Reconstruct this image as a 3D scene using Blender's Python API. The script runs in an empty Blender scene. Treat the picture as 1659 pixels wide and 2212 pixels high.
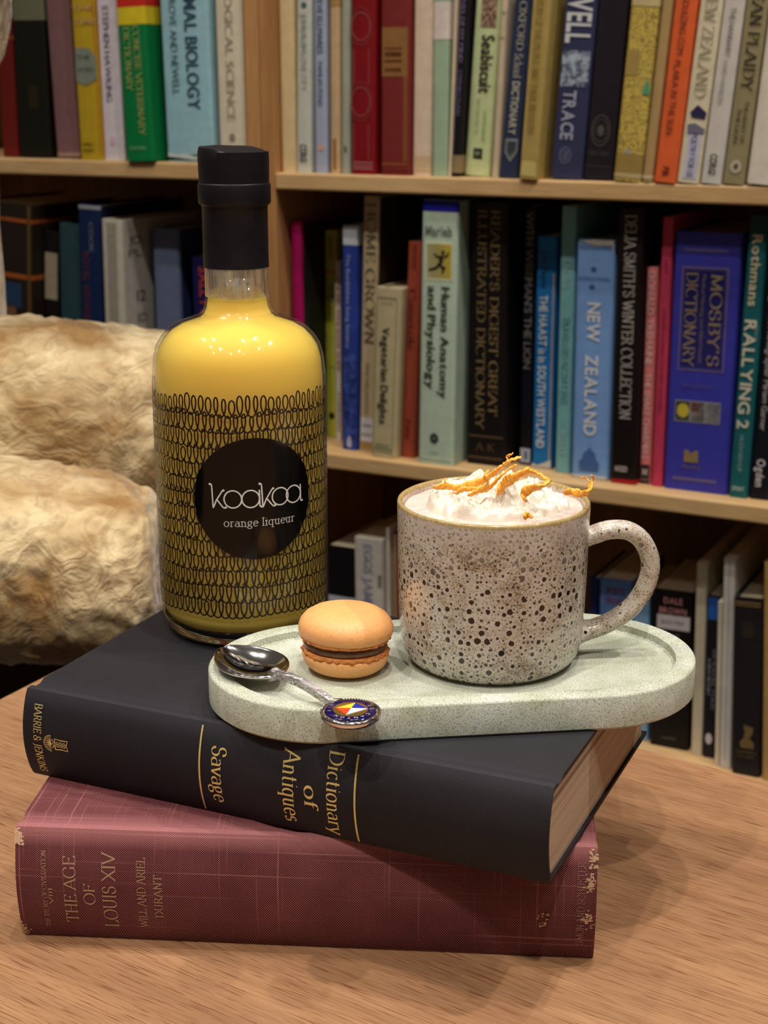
import bpy, bmesh, math, random
from math import sin, cos, pi, radians, sqrt, atan2, hypot
from mathutils import Vector, Matrix, noise

scene = bpy.context.scene
COL = scene.collection

# ------------------------------------------------------------------ camera
CAM_H = 0.35
PITCH = 15.84
cam_data = bpy.data.cameras.new('camera')
cam = bpy.data.objects.new('camera', cam_data)
COL.objects.link(cam)
cam.location = (0, 0, CAM_H)
cam.rotation_euler = (radians(90 - PITCH), 0, 0)
cam_data.sensor_fit = 'VERTICAL'
cam_data.sensor_height = 36.0
cam_data.sensor_width = 27.0
cam_data.lens = 36.0 * 3200.0 / 2212.0
cam_data.clip_start = 0.02
cam_data.clip_end = 50
cam_data.dof.use_dof = True
cam_data.dof.focus_distance = 0.635
cam_data.dof.aperture_fstop = 19.0
scene.camera = cam

# ------------------------------------------------------------------ view, world, lights
scene.view_settings.view_transform = 'Standard'
scene.view_settings.look = 'None'
scene.view_settings.gamma = 1.0
scene.view_settings.use_curve_mapping = False
scene.view_settings.exposure = 0.0

world = bpy.data.worlds.new('room_ambience')
scene.world = world
world.use_nodes = True
bg = world.node_tree.nodes['Background']
bg.inputs[0].default_value = (1.0, 0.86, 0.72, 1)
bg.inputs[1].default_value = 0.07


def downlight(name, loc, power, size=0.022, color=(1.0, 0.925, 0.83)):
    l = bpy.data.lights.new(name, 'SPOT')
    l.energy = power
    l.color = color
    l.shadow_soft_size = size
    l.spot_size = radians(92)
    l.spot_blend = 0.55
    o = bpy.data.objects.new(name, l)
    o.location = loc
    COL.objects.link(o)
    return o


# recessed ceiling downlights about two metres above the table, pointing straight down; the weakest are added for sparkle and fill
for lx, ly, lz, lw in ((0.09, -0.50, 2.00, 62), (-0.70, -0.25, 2.05, 54), (-1.02, 0.10, 2.05, 8), (0.08, 0.58, 2.05, 50), (-0.75, 0.80, 2.05, 34),
                       (0.85, -0.10, 2.05, 22), (0.35, 0.88, 2.05, 36), (1.00, 0.66, 2.05, 56), (-1.05, 0.95, 2.05, 30), (-0.30, -0.90, 2.05, 8), (0.35, -0.95, 2.05, 8),
                       (-1.15, -0.65, 2.05, 8)):
    downlight('ceiling_or_fill_light', (lx, ly, lz), lw)


# ------------------------------------------------------------------ helpers
def lin(c):
    c = c / 255.0
    return c / 12.92 if c <= 0.04045 else ((c + 0.055) / 1.055) ** 2.4


def rgb(t):
    return (lin(t[0]), lin(t[1]), lin(t[2]), 1.0)


def new_mat(name):
    m = bpy.data.materials.new(name)
    m.use_nodes = True
    nt = m.node_tree
    return m, nt, nt.nodes['Principled BSDF']


def N(nt, typ, **kw):
    n = nt.nodes.new(typ)
    for k, v in kw.items():
        if k.startswith('i_'):
            key = k[2:]
            key = int(key) if key.isdigit() else key
            n.inputs[key].default_value = v
        else:
            setattr(n, k, v)
    return n


def ramp(nt, stops, interp='LINEAR'):
    r = nt.nodes.new('ShaderNodeValToRGB')
    r.color_ramp.interpolation = interp
    el = r.color_ramp.elements
    while len(el) < len(stops):
        el.new(0.5)
    for e, (p, c) in zip(el, stops):
        e.position = p
        e.color = c
    return r


def mix(nt, fac, a, b, blend='MIX'):
    n = nt.nodes.new('ShaderNodeMix')
    n.data_type = 'RGBA'
    n.blend_type = blend
    for sock, val in ((n.inputs[0], fac), (n.inputs[6], a), (n.inputs[7], b)):
        if hasattr(val, 'is_linked'):
            nt.links.new(val, sock)
        else:
            sock.default_value = val
    return n.outputs[2]


def bump(nt, height, strength, dist, bsdf):
    b = nt.nodes.new('ShaderNodeBump')
    b.inputs['Strength'].default_value = strength
    b.inputs['Distance'].default_value = dist
    nt.links.new(height, b.inputs['Height'])
    nt.links.new(b.outputs[0], bsdf.inputs['Normal'])
    return b


def objcoord(nt, scale=(1, 1, 1), rot=(0, 0, 0)):
    tc = nt.nodes.new('ShaderNodeTexCoord')
    mp = nt.nodes.new('ShaderNodeMapping')
    mp.inputs['Scale'].default_value = scale
    mp.inputs['Rotation'].default_value = rot
    nt.links.new(tc.outputs['Object'], mp.inputs['Vector'])
    return mp.outputs[0]


def noise_tex(nt, vec, scale, detail=3.0, rough=0.5, dist=0.0):
    n = nt.nodes.new('ShaderNodeTexNoise')
    n.inputs['Scale'].default_value = scale
    n.inputs['Detail'].default_value = detail
    n.inputs['Roughness'].default_value = rough
    n.inputs['Distortion'].default_value = dist
    nt.links.new(vec, n.inputs['Vector'])
    return n.outputs['Fac']


def math_node(nt, op, a, b=None, c=None):
    n = nt.nodes.new('ShaderNodeMath')
    n.operation = op
    for i, v in enumerate((a, b, c)):
        if v is None:
            continue
        if hasattr(v, 'is_linked'):
            nt.links.new(v, n.inputs[i])
        else:
            n.inputs[i].default_value = v
    return n.outputs[0]


_paper = {}


def paper(t, rough=0.5, name='printed book cover'):
    """Printed paper or book cloth of one colour with a faint uneven tone."""
    k = (tuple(t), rough, name)
    if k in _paper:
        return _paper[k]
    m, nt, b = new_mat(name)
    v = objcoord(nt)
    f = noise_tex(nt, v, 90, 4, 0.6)
    c = rgb(t)
    dark = tuple(x * 0.90 for x in c[:3]) + (1,)
    lite = tuple(min(1, x * 1.06) for x in c[:3]) + (1,)
    r = ramp(nt, [(0.3, dark), (0.7, lite)])
    nt.links.new(f, r.inputs[0])
    nt.links.new(r.outputs[0], b.inputs['Base Color'])
    b.inputs['Roughness'].default_value = rough
    b.inputs['Specular IOR Level'].default_value = 0.25
    _paper[k] = m
    return m


def ink(t, rough=0.5, metal=0.0):
    k = ('ink', tuple(t), rough, metal)
    if k in _paper:
        return _paper[k]
    m, nt, b = new_mat('printed ink' if metal == 0 else 'gold foil')
    v = objcoord(nt)
    f = noise_tex(nt, v, 400, 2, 0.6)
    c = rgb(t)
    r = ramp(nt, [(0.25, tuple(x * 0.8 for x in c[:3]) + (1,)), (0.75, c)])
    nt.links.new(f, r.inputs[0])
    nt.links.new(r.outputs[0], b.inputs['Base Color'])
    b.inputs['Roughness'].default_value = rough
    b.inputs['Metallic'].default_value = metal
    _paper[k] = m
    return m


def obj(name, bm, mat, parent=None, smooth=False, angle=None):
    me = bpy.data.meshes.new(name)
    if isinstance(bm, bmesh.types.BMesh):
        bm.to_mesh(me)
        bm.free()
    else:
        me.from_pydata(bm[0], [], bm[1])
    if smooth or angle is not None:
        me.polygons.foreach_set('use_smooth', [True] * len(me.polygons))
        if angle is not None:
            me.set_sharp_from_angle(angle=radians(angle))
    me.update()
    o = bpy.data.objects.new(name, me)
    COL.objects.link(o)
    for mm in (mat if isinstance(mat, (list, tuple)) else [mat]):
        me.materials.append(mm)
    if parent is not None:
        o.parent = parent
    return o


def root(name, loc=(0, 0, 0), rot=(0, 0, 0), label=None, cat=None, group=None):
    o = bpy.data.objects.new(name, None)
    o.empty_display_size = 0.02
    o.location = loc
    o.rotation_euler = rot
    COL.objects.link(o)
    tag(o, label, cat, group)
    return o


def tag(o, label=None, cat=None, group=None, kind=None):
    if label:
        o['label'] = label
    if cat:
        o['category'] = cat
    if group:
        o['group'] = group
    if kind:
        o['kind'] = kind
    return o


def add_box(bm, x0, x1, y0, y1, z0, z1, mi=0):
    v = [bm.verts.new((x, y, z)) for z in (z0, z1) for y in (y0, y1) for x in (x0, x1)]
    for q in ((0, 2, 3, 1), (4, 5, 7, 6), (0, 1, 5, 4), (2, 6, 7, 3), (0, 4, 6, 2), (1, 3, 7, 5)):
        f = bm.faces.new([v[i] for i in q])
        f.material_index = mi
    return v


def box_bm(x0, x1, y0, y1, z0, z1, bevel=0.0, seg=2):
    bm = bmesh.new()
    add_box(bm, x0, x1, y0, y1, z0, z1)
    if bevel > 0:
        bmesh.ops.bevel(bm, geom=list(bm.edges), offset=bevel, segments=seg, affect='EDGES', profile=0.5)
    return bm


def lathe(profile, seg=96, closed=False, c=(0, 0, 0)):
    """profile: list of (r, z); r == 0 ends become poles."""
    bm = bmesh.new()
    rings = []
    for r, z in profile:
        if r <= 1e-9:
            rings.append([bm.verts.new((c[0], c[1], c[2] + z))])
        else:
            rings.append([bm.verts.new((c[0] + r * cos(2 * pi * i / seg), c[1] + r * sin(2 * pi * i / seg), c[2] + z)) for i in range(seg)])
    n = len(rings)
    for k in range(n if closed else n - 1):
        a, b = rings[k], rings[(k + 1) % n]
        for i in range(seg):
            j = (i + 1) % seg
            if len(a) == 1 and len(b) == 1:
                continue
            if len(a) == 1:
                bm.faces.new((a[0], b[j], b[i]))
            elif len(b) == 1:
                bm.faces.new((a[i], a[j], b[0]))
            else:
                bm.faces.new((a[i], a[j], b[j], b[i]))
    bmesh.ops.recalc_face_normals(bm, faces=bm.faces)
    return bm


def loops_bm(loops, cap0=True, cap1=True, closed=False):
    """Bridge equal-length vertex loops."""
    bm = bmesh.new()
    R = [[bm.verts.new(p) for p in L] for L in loops]
    n = len(R[0])
    m = len(R)
    for k in range(m if closed else m - 1):
        a, b = R[k], R[(k + 1) % m]
        for i in range(n):
            j = (i + 1) % n
            bm.faces.new((a[i], a[j], b[j], b[i]))
    if not closed:
        if cap0:
            bm.faces.new(R[0][::-1])
        if cap1:
            bm.faces.new(R[-1])
    bmesh.ops.recalc_face_normals(bm, faces=bm.faces)
    return bm


def smooth_path(pts, n=8):
    P = [Vector(p) for p in pts]
    out = []
    for i in range(len(P) - 1):
        p0 = P[i - 1] if i else P[0] * 2 - P[1]
        p1, p2 = P[i], P[i + 1]
        p3 = P[i + 2] if i + 2 < len(P) else P[-1] * 2 - P[-2]
        for k in range(n):
            t = k / n
            out.append(0.5 * ((2 * p1) + (p2 - p0) * t + (2 * p0 - 5 * p1 + 4 * p2 - p3) * t * t + (3 * p1 - p0 - 3 * p2 + p3) * t ** 3))
    out.append(P[-1])
    return out


def tube_bm(path, radius, seg=16, sx=1.0, sy=1.0, up=Vector((0, 0, 1)), twist=None):
    """Tube along path; radius number or per-point list or function(t)."""
    loops = []
    n = len(path)
    for i, p in enumerate(path):
        d = (path[min(i + 1, n - 1)] - path[max(i - 1, 0)]).normalized()
        side = d.cross(up)
        if side.length < 1e-5:
            side = d.cross(Vector((0, 1, 0)))
        side.normalize()
        nn = side.cross(d).normalized()
        t = i / (n - 1)
        r = radius(t) if callable(radius) else (radius[i] if isinstance(radius, (list, tuple)) else radius)
        tw = twist(t) if twist else 0.0
        L = []
        for k in range(seg):
            a = 2 * pi * k / seg + tw
            u, v = cos(a) * r * sx, sin(a) * r * sy
            if twist:
                u, v = (cos(2 * pi * k / seg) * r * sx, sin(2 * pi * k / seg) * r * sy)
                u, v = u * cos(tw) - v * sin(tw), u * sin(tw) + v * cos(tw)
            L.append(p + side * u + nn * v)
        loops.append(L)
    return loops_bm(loops)


# ------------------------------------------------------------------ lettering
_glyph = {}


def sans_glyph(ch, bold=False):
    """Outline of one built-in letter as a flat mesh: verts, faces, x0, x1."""
    k = (ch, bold)
    if k in _glyph:
        return _glyph[k]
    cu = bpy.data.curves.new('letter', 'FONT')
    cu.body = ch
    cu.size = 1.0
    cu.resolution_u = 3
    cu.offset = 0.022 if bold else 0.0
    o = bpy.data.objects.new('letter', cu)
    COL.objects.link(o)
    dg = bpy.context.evaluated_depsgraph_get()
    me = bpy.data.meshes.new_from_object(o.evaluated_get(dg))
    vs = [(v.co.x / 0.729, v.co.y / 0.729) for v in me.vertices]
    fs = [tuple(p.vertices) for p in me.polygons]
    bpy.data.objects.remove(o)
    bpy.data.curves.remove(cu)
    bpy.data.meshes.remove(me)
    xs = [v[0] for v in vs] or [0, 0.3]
    _glyph[k] = (vs, fs, min(xs), max(xs))
    return _glyph[k]


# skeletons of a roman serif alphabet: cap height 1, x-height 0.64
# S/E/L/l = line with serif at start / end / both / none, C = arc cx cy rx ry a0 a1
SERIF = {
 'A': (.74, 'S 0 0 .37 1|S .74 0 .37 1|l .16 .36 .58 .36'),
 'B': (.62, 'L .12 0 .12 1|l .12 1 .34 1|C .34 .76 .22 .24 90 -90|l .12 .52 .35 .52|C .35 .26 .27 .26 90 -90|l .12 0 .35 0'),
 'C': (.76, 'C .42 .5 .4 .52 45 315|l .7 .87 .7 .7'),
 'D': (.78, 'L .12 0 .12 1|l .12 1 .32 1|C .32 .5 .44 .5 90 -90|l .12 0 .32 0'),
 'E': (.6, 'L .12 0 .12 1|l .12 1 .56 1|l .12 .52 .45 .52|l .12 0 .6 0|l .56 1 .56 .84|l .6 0 .6 .17|l .45 .6 .45 .44'),
 'F': (.56, 'L .12 0 .12 1|l .12 1 .56 1|l .12 .52 .44 .52|l .56 1 .56 .84|l .44 .6 .44 .44'),
 'G': (.8, 'C .42 .5 .4 .52 45 320|l .7 .87 .7 .7|L .72 .08 .72 .42'),
 'H': (.78, 'L .12 0 .12 1|L .66 0 .66 1|l .12 .52 .66 .52'),
 'I': (.24, 'L .12 0 .12 1'),
 'J': (.36, 'S .24 1 .24 .1|C .04 .1 .2 .28 0 -100'),
 'K': (.74, 'L .12 0 .12 1|E .14 .45 .62 1|E .28 .6 .7 0'),
 'L': (.58, 'L .12 0 .12 1|l .12 0 .56 0|l .56 0 .56 .2'),
 'M': (.9, 'L .1 0 .14 1|l .14 1 .45 .05|l .45 .05 .76 1|L .8 0 .76 1'),
 'N': (.78, 'L .12 0 .12 1|l .12 1 .66 0|S .66 1 .66 0'),
 'O': (.82, 'C .41 .5 .4 .52 0 360'),
 'P': (.6, 'L .12 0 .12 1|l .12 1 .34 1|C .34 .74 .24 .26 90 -90|l .12 .48 .34 .48'),
 'Q': (.82, 'C .41 .5 .4 .52 0 360|l .42 .05 .82 -.22'),
 'R': (.68, 'L .12 0 .12 1|l .12 1 .34 1|C .34 .75 .23 .25 90 -90|l .12 .5 .34 .5|E .34 .5 .66 0'),
 'S': (.56, 'C .28 .76 .21 .25 30 270|C .28 .25 .23 .27 90 -150|l .47 .9 .47 .76|l .06 .1 .06 .26'),
 'T': (.66, 'S .33 0 .33 1|l 0 1 .66 1|l 0 1 0 .83|l .66 1 .66 .83'),
 'U': (.76, 'S .12 1 .12 .34|S .64 1 .64 .34|C .38 .34 .26 .36 180 360'),
 'V': (.74, 'S 0 1 .37 0|S .74 1 .37 0'),
 'W': (1.0, 'S 0 1 .27 0|l .27 0 .5 .9|l .5 .9 .73 0|S 1 1 .73 0'),
 'X': (.72, 'L 0 1 .7 0|L .68 1 .02 0'),
 'Y': (.7, 'S 0 1 .35 .48|S .7 1 .35 .48|S .35 0 .35 .48'),
 'Z': (.62, 'l .04 1 .58 1|l .58 1 .02 0|l .02 0 .6 0|l .04 1 .04 .84|l .6 0 .6 .18'),
 '&': (.8, 'C .34 .76 .18 .24 -30 250|l .28 .53 .76 0|C .32 .25 .28 .27 100 350|l .6 .24 .74 .5'),
 'a': (.5, 'C .24 .46 .18 .18 150 0|E .42 .46 .42 .03|C .22 .19 .2 .19 90 340|l .24 .38 .42 .38'),
 'b': (.56, 'E .1 0 .1 1|C .28 .32 .22 .32 150 -150'),
 'c': (.46, 'C .26 .32 .22 .34 50 320'),
 'd': (.56, 'E .44 0 .44 1|C .26 .32 .22 .33 30 330'),
 'e': (.48, 'C .26 .32 .22 .34 0 320|l .05 .36 .47 .36'),
 'f': (.34, 'S .14 0 .14 .76|C .28 .78 .14 .22 180 40|l .02 .62 .32 .62'),
 'g': (.5, 'C .23 .42 .17 .22 0 360|C .23 -.12 .22 .17 0 360|l .1 .22 .1 .06|l .38 .6 .5 .64'),
 'h': (.58, 'L .12 0 .12 1|C .29 .4 .17 .24 180 0|S .46 0 .46 .42'),
 'i': (.24, 'L .12 0 .12 .62|l .09 .86 .15 .9'),
 'k': (.54, 'L .12 0 .12 1|E .14 .28 .46 .62|E .24 .38 .52 0'),
 'l': (.24, 'L .12 0 .12 1'),
 'm': (.88, 'L .12 0 .12 .62|C .28 .4 .16 .24 180 0|S .44 0 .44 .42|C .6 .4 .16 .24 180 0|S .76 0 .76 .42'),
 'n': (.58, 'L .12 0 .12 .62|C .29 .4 .17 .24 180 0|S .46 0 .46 .42'),
 'o': (.54, 'C .27 .32 .24 .34 0 360'),
 'p': (.56, 'L .1 -.3 .1 .62|C .28 .32 .22 .33 150 -150'),
 'q': (.56, 'L .44 -.3 .44 .62|C .26 .32 .22 .33 30 330'),
 'r': (.4, 'L .12 0 .12 .62|C .28 .42 .16 .22 170 50'),
 's': (.4, 'C .2 .48 .14 .17 30 270|C .2 .17 .15 .18 90 -150'),
 't': (.34, 'l .14 .85 .14 .12|C .26 .14 .12 .15 180 300|l .02 .62 .3 .62'),
 'u': (.58, 'S .1 .62 .1 .22|C .27 .22 .17 .24 180 360|L .44 0 .44 .62'),
 'v': (.5, 'S .02 .62 .25 0|S .48 .62 .25 0'),
 'w': (.74, 'S .02 .62 .2 0|l .2 0 .37 .58|l .37 .58 .54 0|S .72 .62 .54 0'),
 'y': (.5, 'S .02 .62 .26 0|S .5 .62 .2 -.26|l .2 -.26 .06 -.28'),
 "'": (.2, 'l .1 1 .07 .8'), '.': (.2, 'l .07 .03 .13 .03'), '-': (.3, 'l .05 .35 .25 .35'),
}


def stroke_quads(pts, width, vs, fs):
    """Flat ribbon along a 2D polyline; width is number or function(direction angle)."""
    n = len(pts)
    base = len(vs)
    for i, (x, y) in enumerate(pts):
        ax, ay = pts[max(i - 1, 0)]
        bx, by = pts[min(i + 1, n - 1)]
        d = atan2(by - ay, bx - ax)
        w = width(d) if callable(width) else width
        nx, ny = -sin(d), cos(d)
        vs.append((x + nx * w / 2, y + ny * w / 2))
        vs.append((x - nx * w / 2, y - ny * w / 2))
    for i in range(n - 1):
        a = base + 2 * i
        fs.append((a, a + 1, a + 3, a + 2))


def serif_glyph(ch, thick=0.13, thin=0.035, serif=0.22):
    k = (ch, thick, thin, serif)
    if k in _glyph:
        return _glyph[k]
    vs, fs = [], []
    w, spec = SERIF.get(ch, (.3, ''))
    pen = lambda d: thin + (thick - thin) * abs(sin(d - 0.2)) ** 1.3
    for s in spec.split('|'):
        if not s:
            continue
        t = s.split()
        v = [float(q) for q in t[1:]]
        if t[0] == 'C':
            cx, cy, rx, ry, a0, a1 = v
            m = max(6, int(abs(a1 - a0) / 15))
            pts = [(cx + rx * cos(radians(a0 + (a1 - a0) * i / m)), cy + ry * sin(radians(a0 + (a1 - a0) * i / m))) for i in range(m + 1)]
            stroke_quads(pts, pen, vs, fs)
        else:
            p, q = (v[0], v[1]), (v[2], v[3])
            stroke_quads([p, q], pen, vs, fs)
            for flag, e in (('SL', p), ('EL', q)):
                if t[0] in flag and serif > 0:
                    hs = serif / 2
                    stroke_quads([(e[0] - hs, e[1]), (e[0] + hs, e[1])], thin * 1.3, vs, fs)
    _glyph[k] = (vs, fs, 0.0, w)
    return _glyph[k]


def text2d(s, font='s', gap=0.10, **kw):
    """Lay a line out from x = 0: returns verts, faces, width (cap height 1)."""
    vs, fs = [], []
    x = 0.0
    for ch in s:
        if ch == ' ':
            x += 0.34
            continue
        if font == 'r':
            g = serif_glyph(ch, **kw)
            if not g[0]:
                g = sans_glyph(ch)
        else:
            g = sans_glyph(ch, font == 'b')
        b = len(vs)
        vs += [(a - g[2] + x, c) for a, c in g[0]]
        fs += [tuple(i + b for i in f) for f in g[1]]
        x += g[3] - g[2] + gap
    return vs, fs, max(x - gap, 0.01)


def mapped(vs, fs, fn):
    return ([fn(a, b) for a, b in vs], fs)

# ------------------------------------------------------------------ wood and fabric
def wood_mat(name, c0, c1, grain_axis='X', stretch=14, scale=9, rough=0.45, pores=None):
    m, nt, b = new_mat(name)
    sc = {'X': (scale / stretch, scale, scale), 'Y': (scale, scale / stretch, scale), 'Z': (scale, scale, scale / stretch)}[grain_axis]
    v = objcoord(nt, sc)
    f1 = noise_tex(nt, v, 2.2, 5, 0.6, 0.6)
    v2 = objcoord(nt, tuple(s * 9 for s in sc))
    f2 = noise_tex(nt, v2, 3.0, 4, 0.65, 0.2)
    r1 = ramp(nt, [(0.3, rgb(c0)), (0.72, rgb(c1))])
    nt.links.new(f1, r1.inputs[0])
    r2 = ramp(nt, [(0.35, (0.76, 0.72, 0.68, 1)), (0.6, (1, 1, 1, 1))])
    nt.links.new(f2, r2.inputs[0])
    col = mix(nt, 0.75, r1.outputs[0], r2.outputs[0], 'MULTIPLY')
    if pores:
        v3 = objcoord(nt, pores[0])
        f3 = noise_tex(nt, v3, 1.0, 2, 0.5)
        r3 = ramp(nt, [(0.56, (1, 1, 1, 1)), (0.66, rgb(pores[1]))])
        nt.links.new(f3, r3.inputs[0])
        col = mix(nt, 0.8, col, r3.outputs[0], 'MULTIPLY')
    nt.links.new(col, b.inputs['Base Color'])
    b.inputs['Roughness'].default_value = rough
    bump(nt, f2, 0.15, 0.0004, b)
    return m


M_TABLE = wood_mat('table wood laminate', (143, 104, 74), (174, 132, 96), 'X', 26, 26, 0.45, ((48, 1500, 1500), (172, 130, 98)))
M_PINE_H = wood_mat('pine shelf wood', (206, 166, 112), (230, 194, 142), 'X', 16, 12, 0.5)
M_PINE_V = wood_mat('pine upright wood', (176, 124, 74), (206, 156, 100), 'Z', 16, 12, 0.5)

M_PINE_B = wood_mat('brown back board', (112, 80, 46), (138, 102, 62), 'Z', 16, 12, 0.6)

# ------------------------------------------------------------------ setting
FLOOR_Z = -0.50
m_floor, nt, b = new_mat('dark carpet')
f = noise_tex(nt, objcoord(nt), 300, 3, 0.7)
r = ramp(nt, [(0.3, rgb((38, 28, 22))), (0.7, rgb((62, 48, 38)))])
nt.links.new(f, r.inputs[0])
nt.links.new(r.outputs[0], b.inputs['Base Color'])
b.inputs['Roughness'].default_value = 0.95
fl = obj('floor', box_bm(-3.2, 3.2, -2.4, 3.4, FLOOR_Z - 0.05, FLOOR_Z), m_floor)
tag(fl, kind='structure')

# shelf frame: u runs along the shelves to the right, w runs into their depth
SU = Vector((0.8894, -0.4572, 0)).normalized()
SW = Vector((-SU.y, SU.x, 0))
S0 = Vector((-0.1178, 1.64, 0))
SANG = atan2(SU.y, SU.x)


def shelf_pt(u, d, z):
    p = S0 + SU * u + SW * d
    return Vector((p.x, p.y, z))


m_wall, nt, b = new_mat('painted wall')
f = noise_tex(nt, objcoord(nt), 40, 3, 0.5)
r = ramp(nt, [(0.3, rgb((120, 104, 88))), (0.7, rgb((128, 111, 95)))])
nt.links.new(f, r.inputs[0])
nt.links.new(r.outputs[0], b.inputs['Base Color'])
b.inputs['Roughness'].default_value = 0.9
wl = obj('wall_back', box_bm(-2.2, 2.2, 0.30, 0.36, FLOOR_Z, 2.3), m_wall)
wl.location = (S0.x, S0.y, 0)
wl.rotation_euler = (0, 0, SANG)
tag(wl, kind='structure')

# bookcase: three uprights, two bays, boards and a back panel
case = root('bookcase', (S0.x, S0.y, FLOOR_Z), (0, 0, SANG), 'tall pine bookcase with two bays filled with books behind the table', 'bookcase')
CD = 0.255          # depth of the boards


def case_box(name, x0, x1, y0, y1, z0, z1, mat, bev=0.0015):
    return obj(name, box_bm(x0, x1, y0, y1, z0 - FLOOR_Z, z1 - FLOOR_Z, bev), mat, case)


case_box('upright', -0.0355, -0.0180, 0, CD, FLOOR_Z, 1.05, M_PINE_V)
case_box('upright', -0.0174, 0.0000, 0.001, CD, FLOOR_Z, 1.05, M_PINE_V)
case_box('upright', -0.7900, -0.7725, 0, CD, FLOOR_Z, 1.05, M_PINE_V)
case_box('upright', 0.8700, 0.8875, 0, CD, FLOOR_Z, 1.05, M_PINE_V)
SHELF_Z = {'TL': 0.274, 'TR': 0.266, 'ML': -0.030, 'MR': -0.039, 'BL': -0.335, 'BR': -0.335}
for k, z in SHELF_Z.items():
    if k[1] == 'L':
        case_box('shelf_board', -0.7725, -0.0355, 0, CD - 0.006, z - 0.0185, z, M_PINE_H, 0.002)
    else:
        case_box('shelf_board', 0.0, 0.87, 0, CD - 0.006, z - 0.0178, z, M_PINE_H, 0.002)
case_box('shelf_board', -0.7725, -0.0355, 0, CD - 0.006, 0.60, 0.618, M_PINE_H)
case_box('shelf_board', 0.0, 0.87, 0, CD - 0.006, 0.595, 0.613, M_PINE_H)
case_box('back_panel', -0.79, 0.8875, CD - 0.005, CD + 0.003, FLOOR_Z, 1.05, M_PINE_B, 0.0)

# table
BL = Vector((-0.1606, 0.9583, 0))
tx = Vector((0.83, -0.558, 0)).normalized()
ty = Vector((0.465, 0.885, 0)).normalized()
tb = root('coffee_table', (BL.x, BL.y, FLOOR_Z), (0, 0, atan2(tx.y, tx.x)), 'brown wood grained table top under the stacked books', 'table')
sk = (ty.x * tx.x + ty.y * tx.y)          # the left edge leans a little in the table's own axes
pk = (-ty.x * tx.y + ty.y * tx.x)


def table_pt(a, bb, z):
    return (a - bb * sk, -bb * pk, z - FLOOR_Z)


bm = bmesh.new()
lo = [bm.verts.new(table_pt(a, bb, -0.026)) for a, bb in ((0, 0), (0, 1.12), (1.25, 1.12), (1.25, 0))]
hi = [bm.verts.new(table_pt(a, bb, 0.0)) for a, bb in ((0, 0), (0, 1.12), (1.25, 1.12), (1.25, 0))]
bm.faces.new(lo[::-1]); bm.faces.new(hi)
for i in range(4):
    j = (i + 1) % 4
    bm.faces.new((lo[i], lo[j], hi[j], hi[i]))
bmesh.ops.recalc_face_normals(bm, faces=bm.faces)
bmesh.ops.bevel(bm, geom=list(bm.edges), offset=0.002, segments=2, affect='EDGES')
obj('table_top', bm, M_TABLE, tb)
for a, bb in ((0.10, 0.10), (0.10, 1.02), (1.15, 1.02), (1.15, 0.10)):
    p = table_pt(a, bb, 0)
    obj('leg', loops_bm([[(p[0] + sx * s, p[1] + sy * s, zz) for sx, sy in ((-1, -1), (1, -1), (1, 1), (-1, 1))] for s, zz in ((0.018, 0.0), (0.026, -0.026 - FLOOR_Z))]), M_TABLE, tb)

# armchair in embossed tan velvet
m_vel, nt, b = new_mat('embossed tan velvet')
v = objcoord(nt)
warp = N(nt, 'ShaderNodeTexNoise', i_Scale=22.0, i_Detail=2.0)
nt.links.new(v, warp.inputs['Vector'])
wv = N(nt, 'ShaderNodeVectorMath', operation='MULTIPLY_ADD')
nt.links.new(warp.outputs['Color'], wv.inputs[0])
wv.inputs[1].default_value = (0.02, 0.02, 0.02)
nt.links.new(v, wv.inputs[2])
curl = noise_tex(nt, wv.outputs[0], 34, 3, 0.55, 1.2)
swirl = math_node(nt, 'SINE', math_node(nt, 'MULTIPLY', curl, 26.0))
big = noise_tex(nt, v, 14, 3, 0.6, 0.8)
fine = noise_tex(nt, v, 240, 3, 0.7)
vor = N(nt, 'ShaderNodeTexVoronoi', feature='SMOOTH_F1', i_Scale=75.0, i_Smoothness=0.6)
nt.links.new(wv.outputs[0], vor.inputs['Vector'])
h = math_node(nt, 'ADD', math_node(nt, 'MULTIPLY', swirl, 0.10), math_node(nt, 'MULTIPLY_ADD', fine, 0.35, math_node(nt, 'MULTIPLY', vor.outputs['Distance'], -1.1)))
r1 = ramp(nt, [(0.36, rgb((162, 124, 72))), (0.62, rgb((228, 208, 164)))])
nt.links.new(big, r1.inputs[0])
r2 = ramp(nt, [(0.0, rgb((178, 142, 96))), (0.55, (1, 1, 1, 1))])
nt.links.new(math_node(nt, 'MULTIPLY_ADD', swirl, 0.35, 0.55), r2.inputs[0])
col = mix(nt, 0.40, r1.outputs[0], r2.outputs[0], 'MULTIPLY')
nt.links.new(col, b.inputs['Base Color'])
b.inputs['Roughness'].default_value = 0.85
b.inputs['Sheen Weight'].default_value = 0.5
b.inputs['Sheen Roughness'].default_value = 0.4
bump(nt, h, 0.6, 0.004, b)


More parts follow.
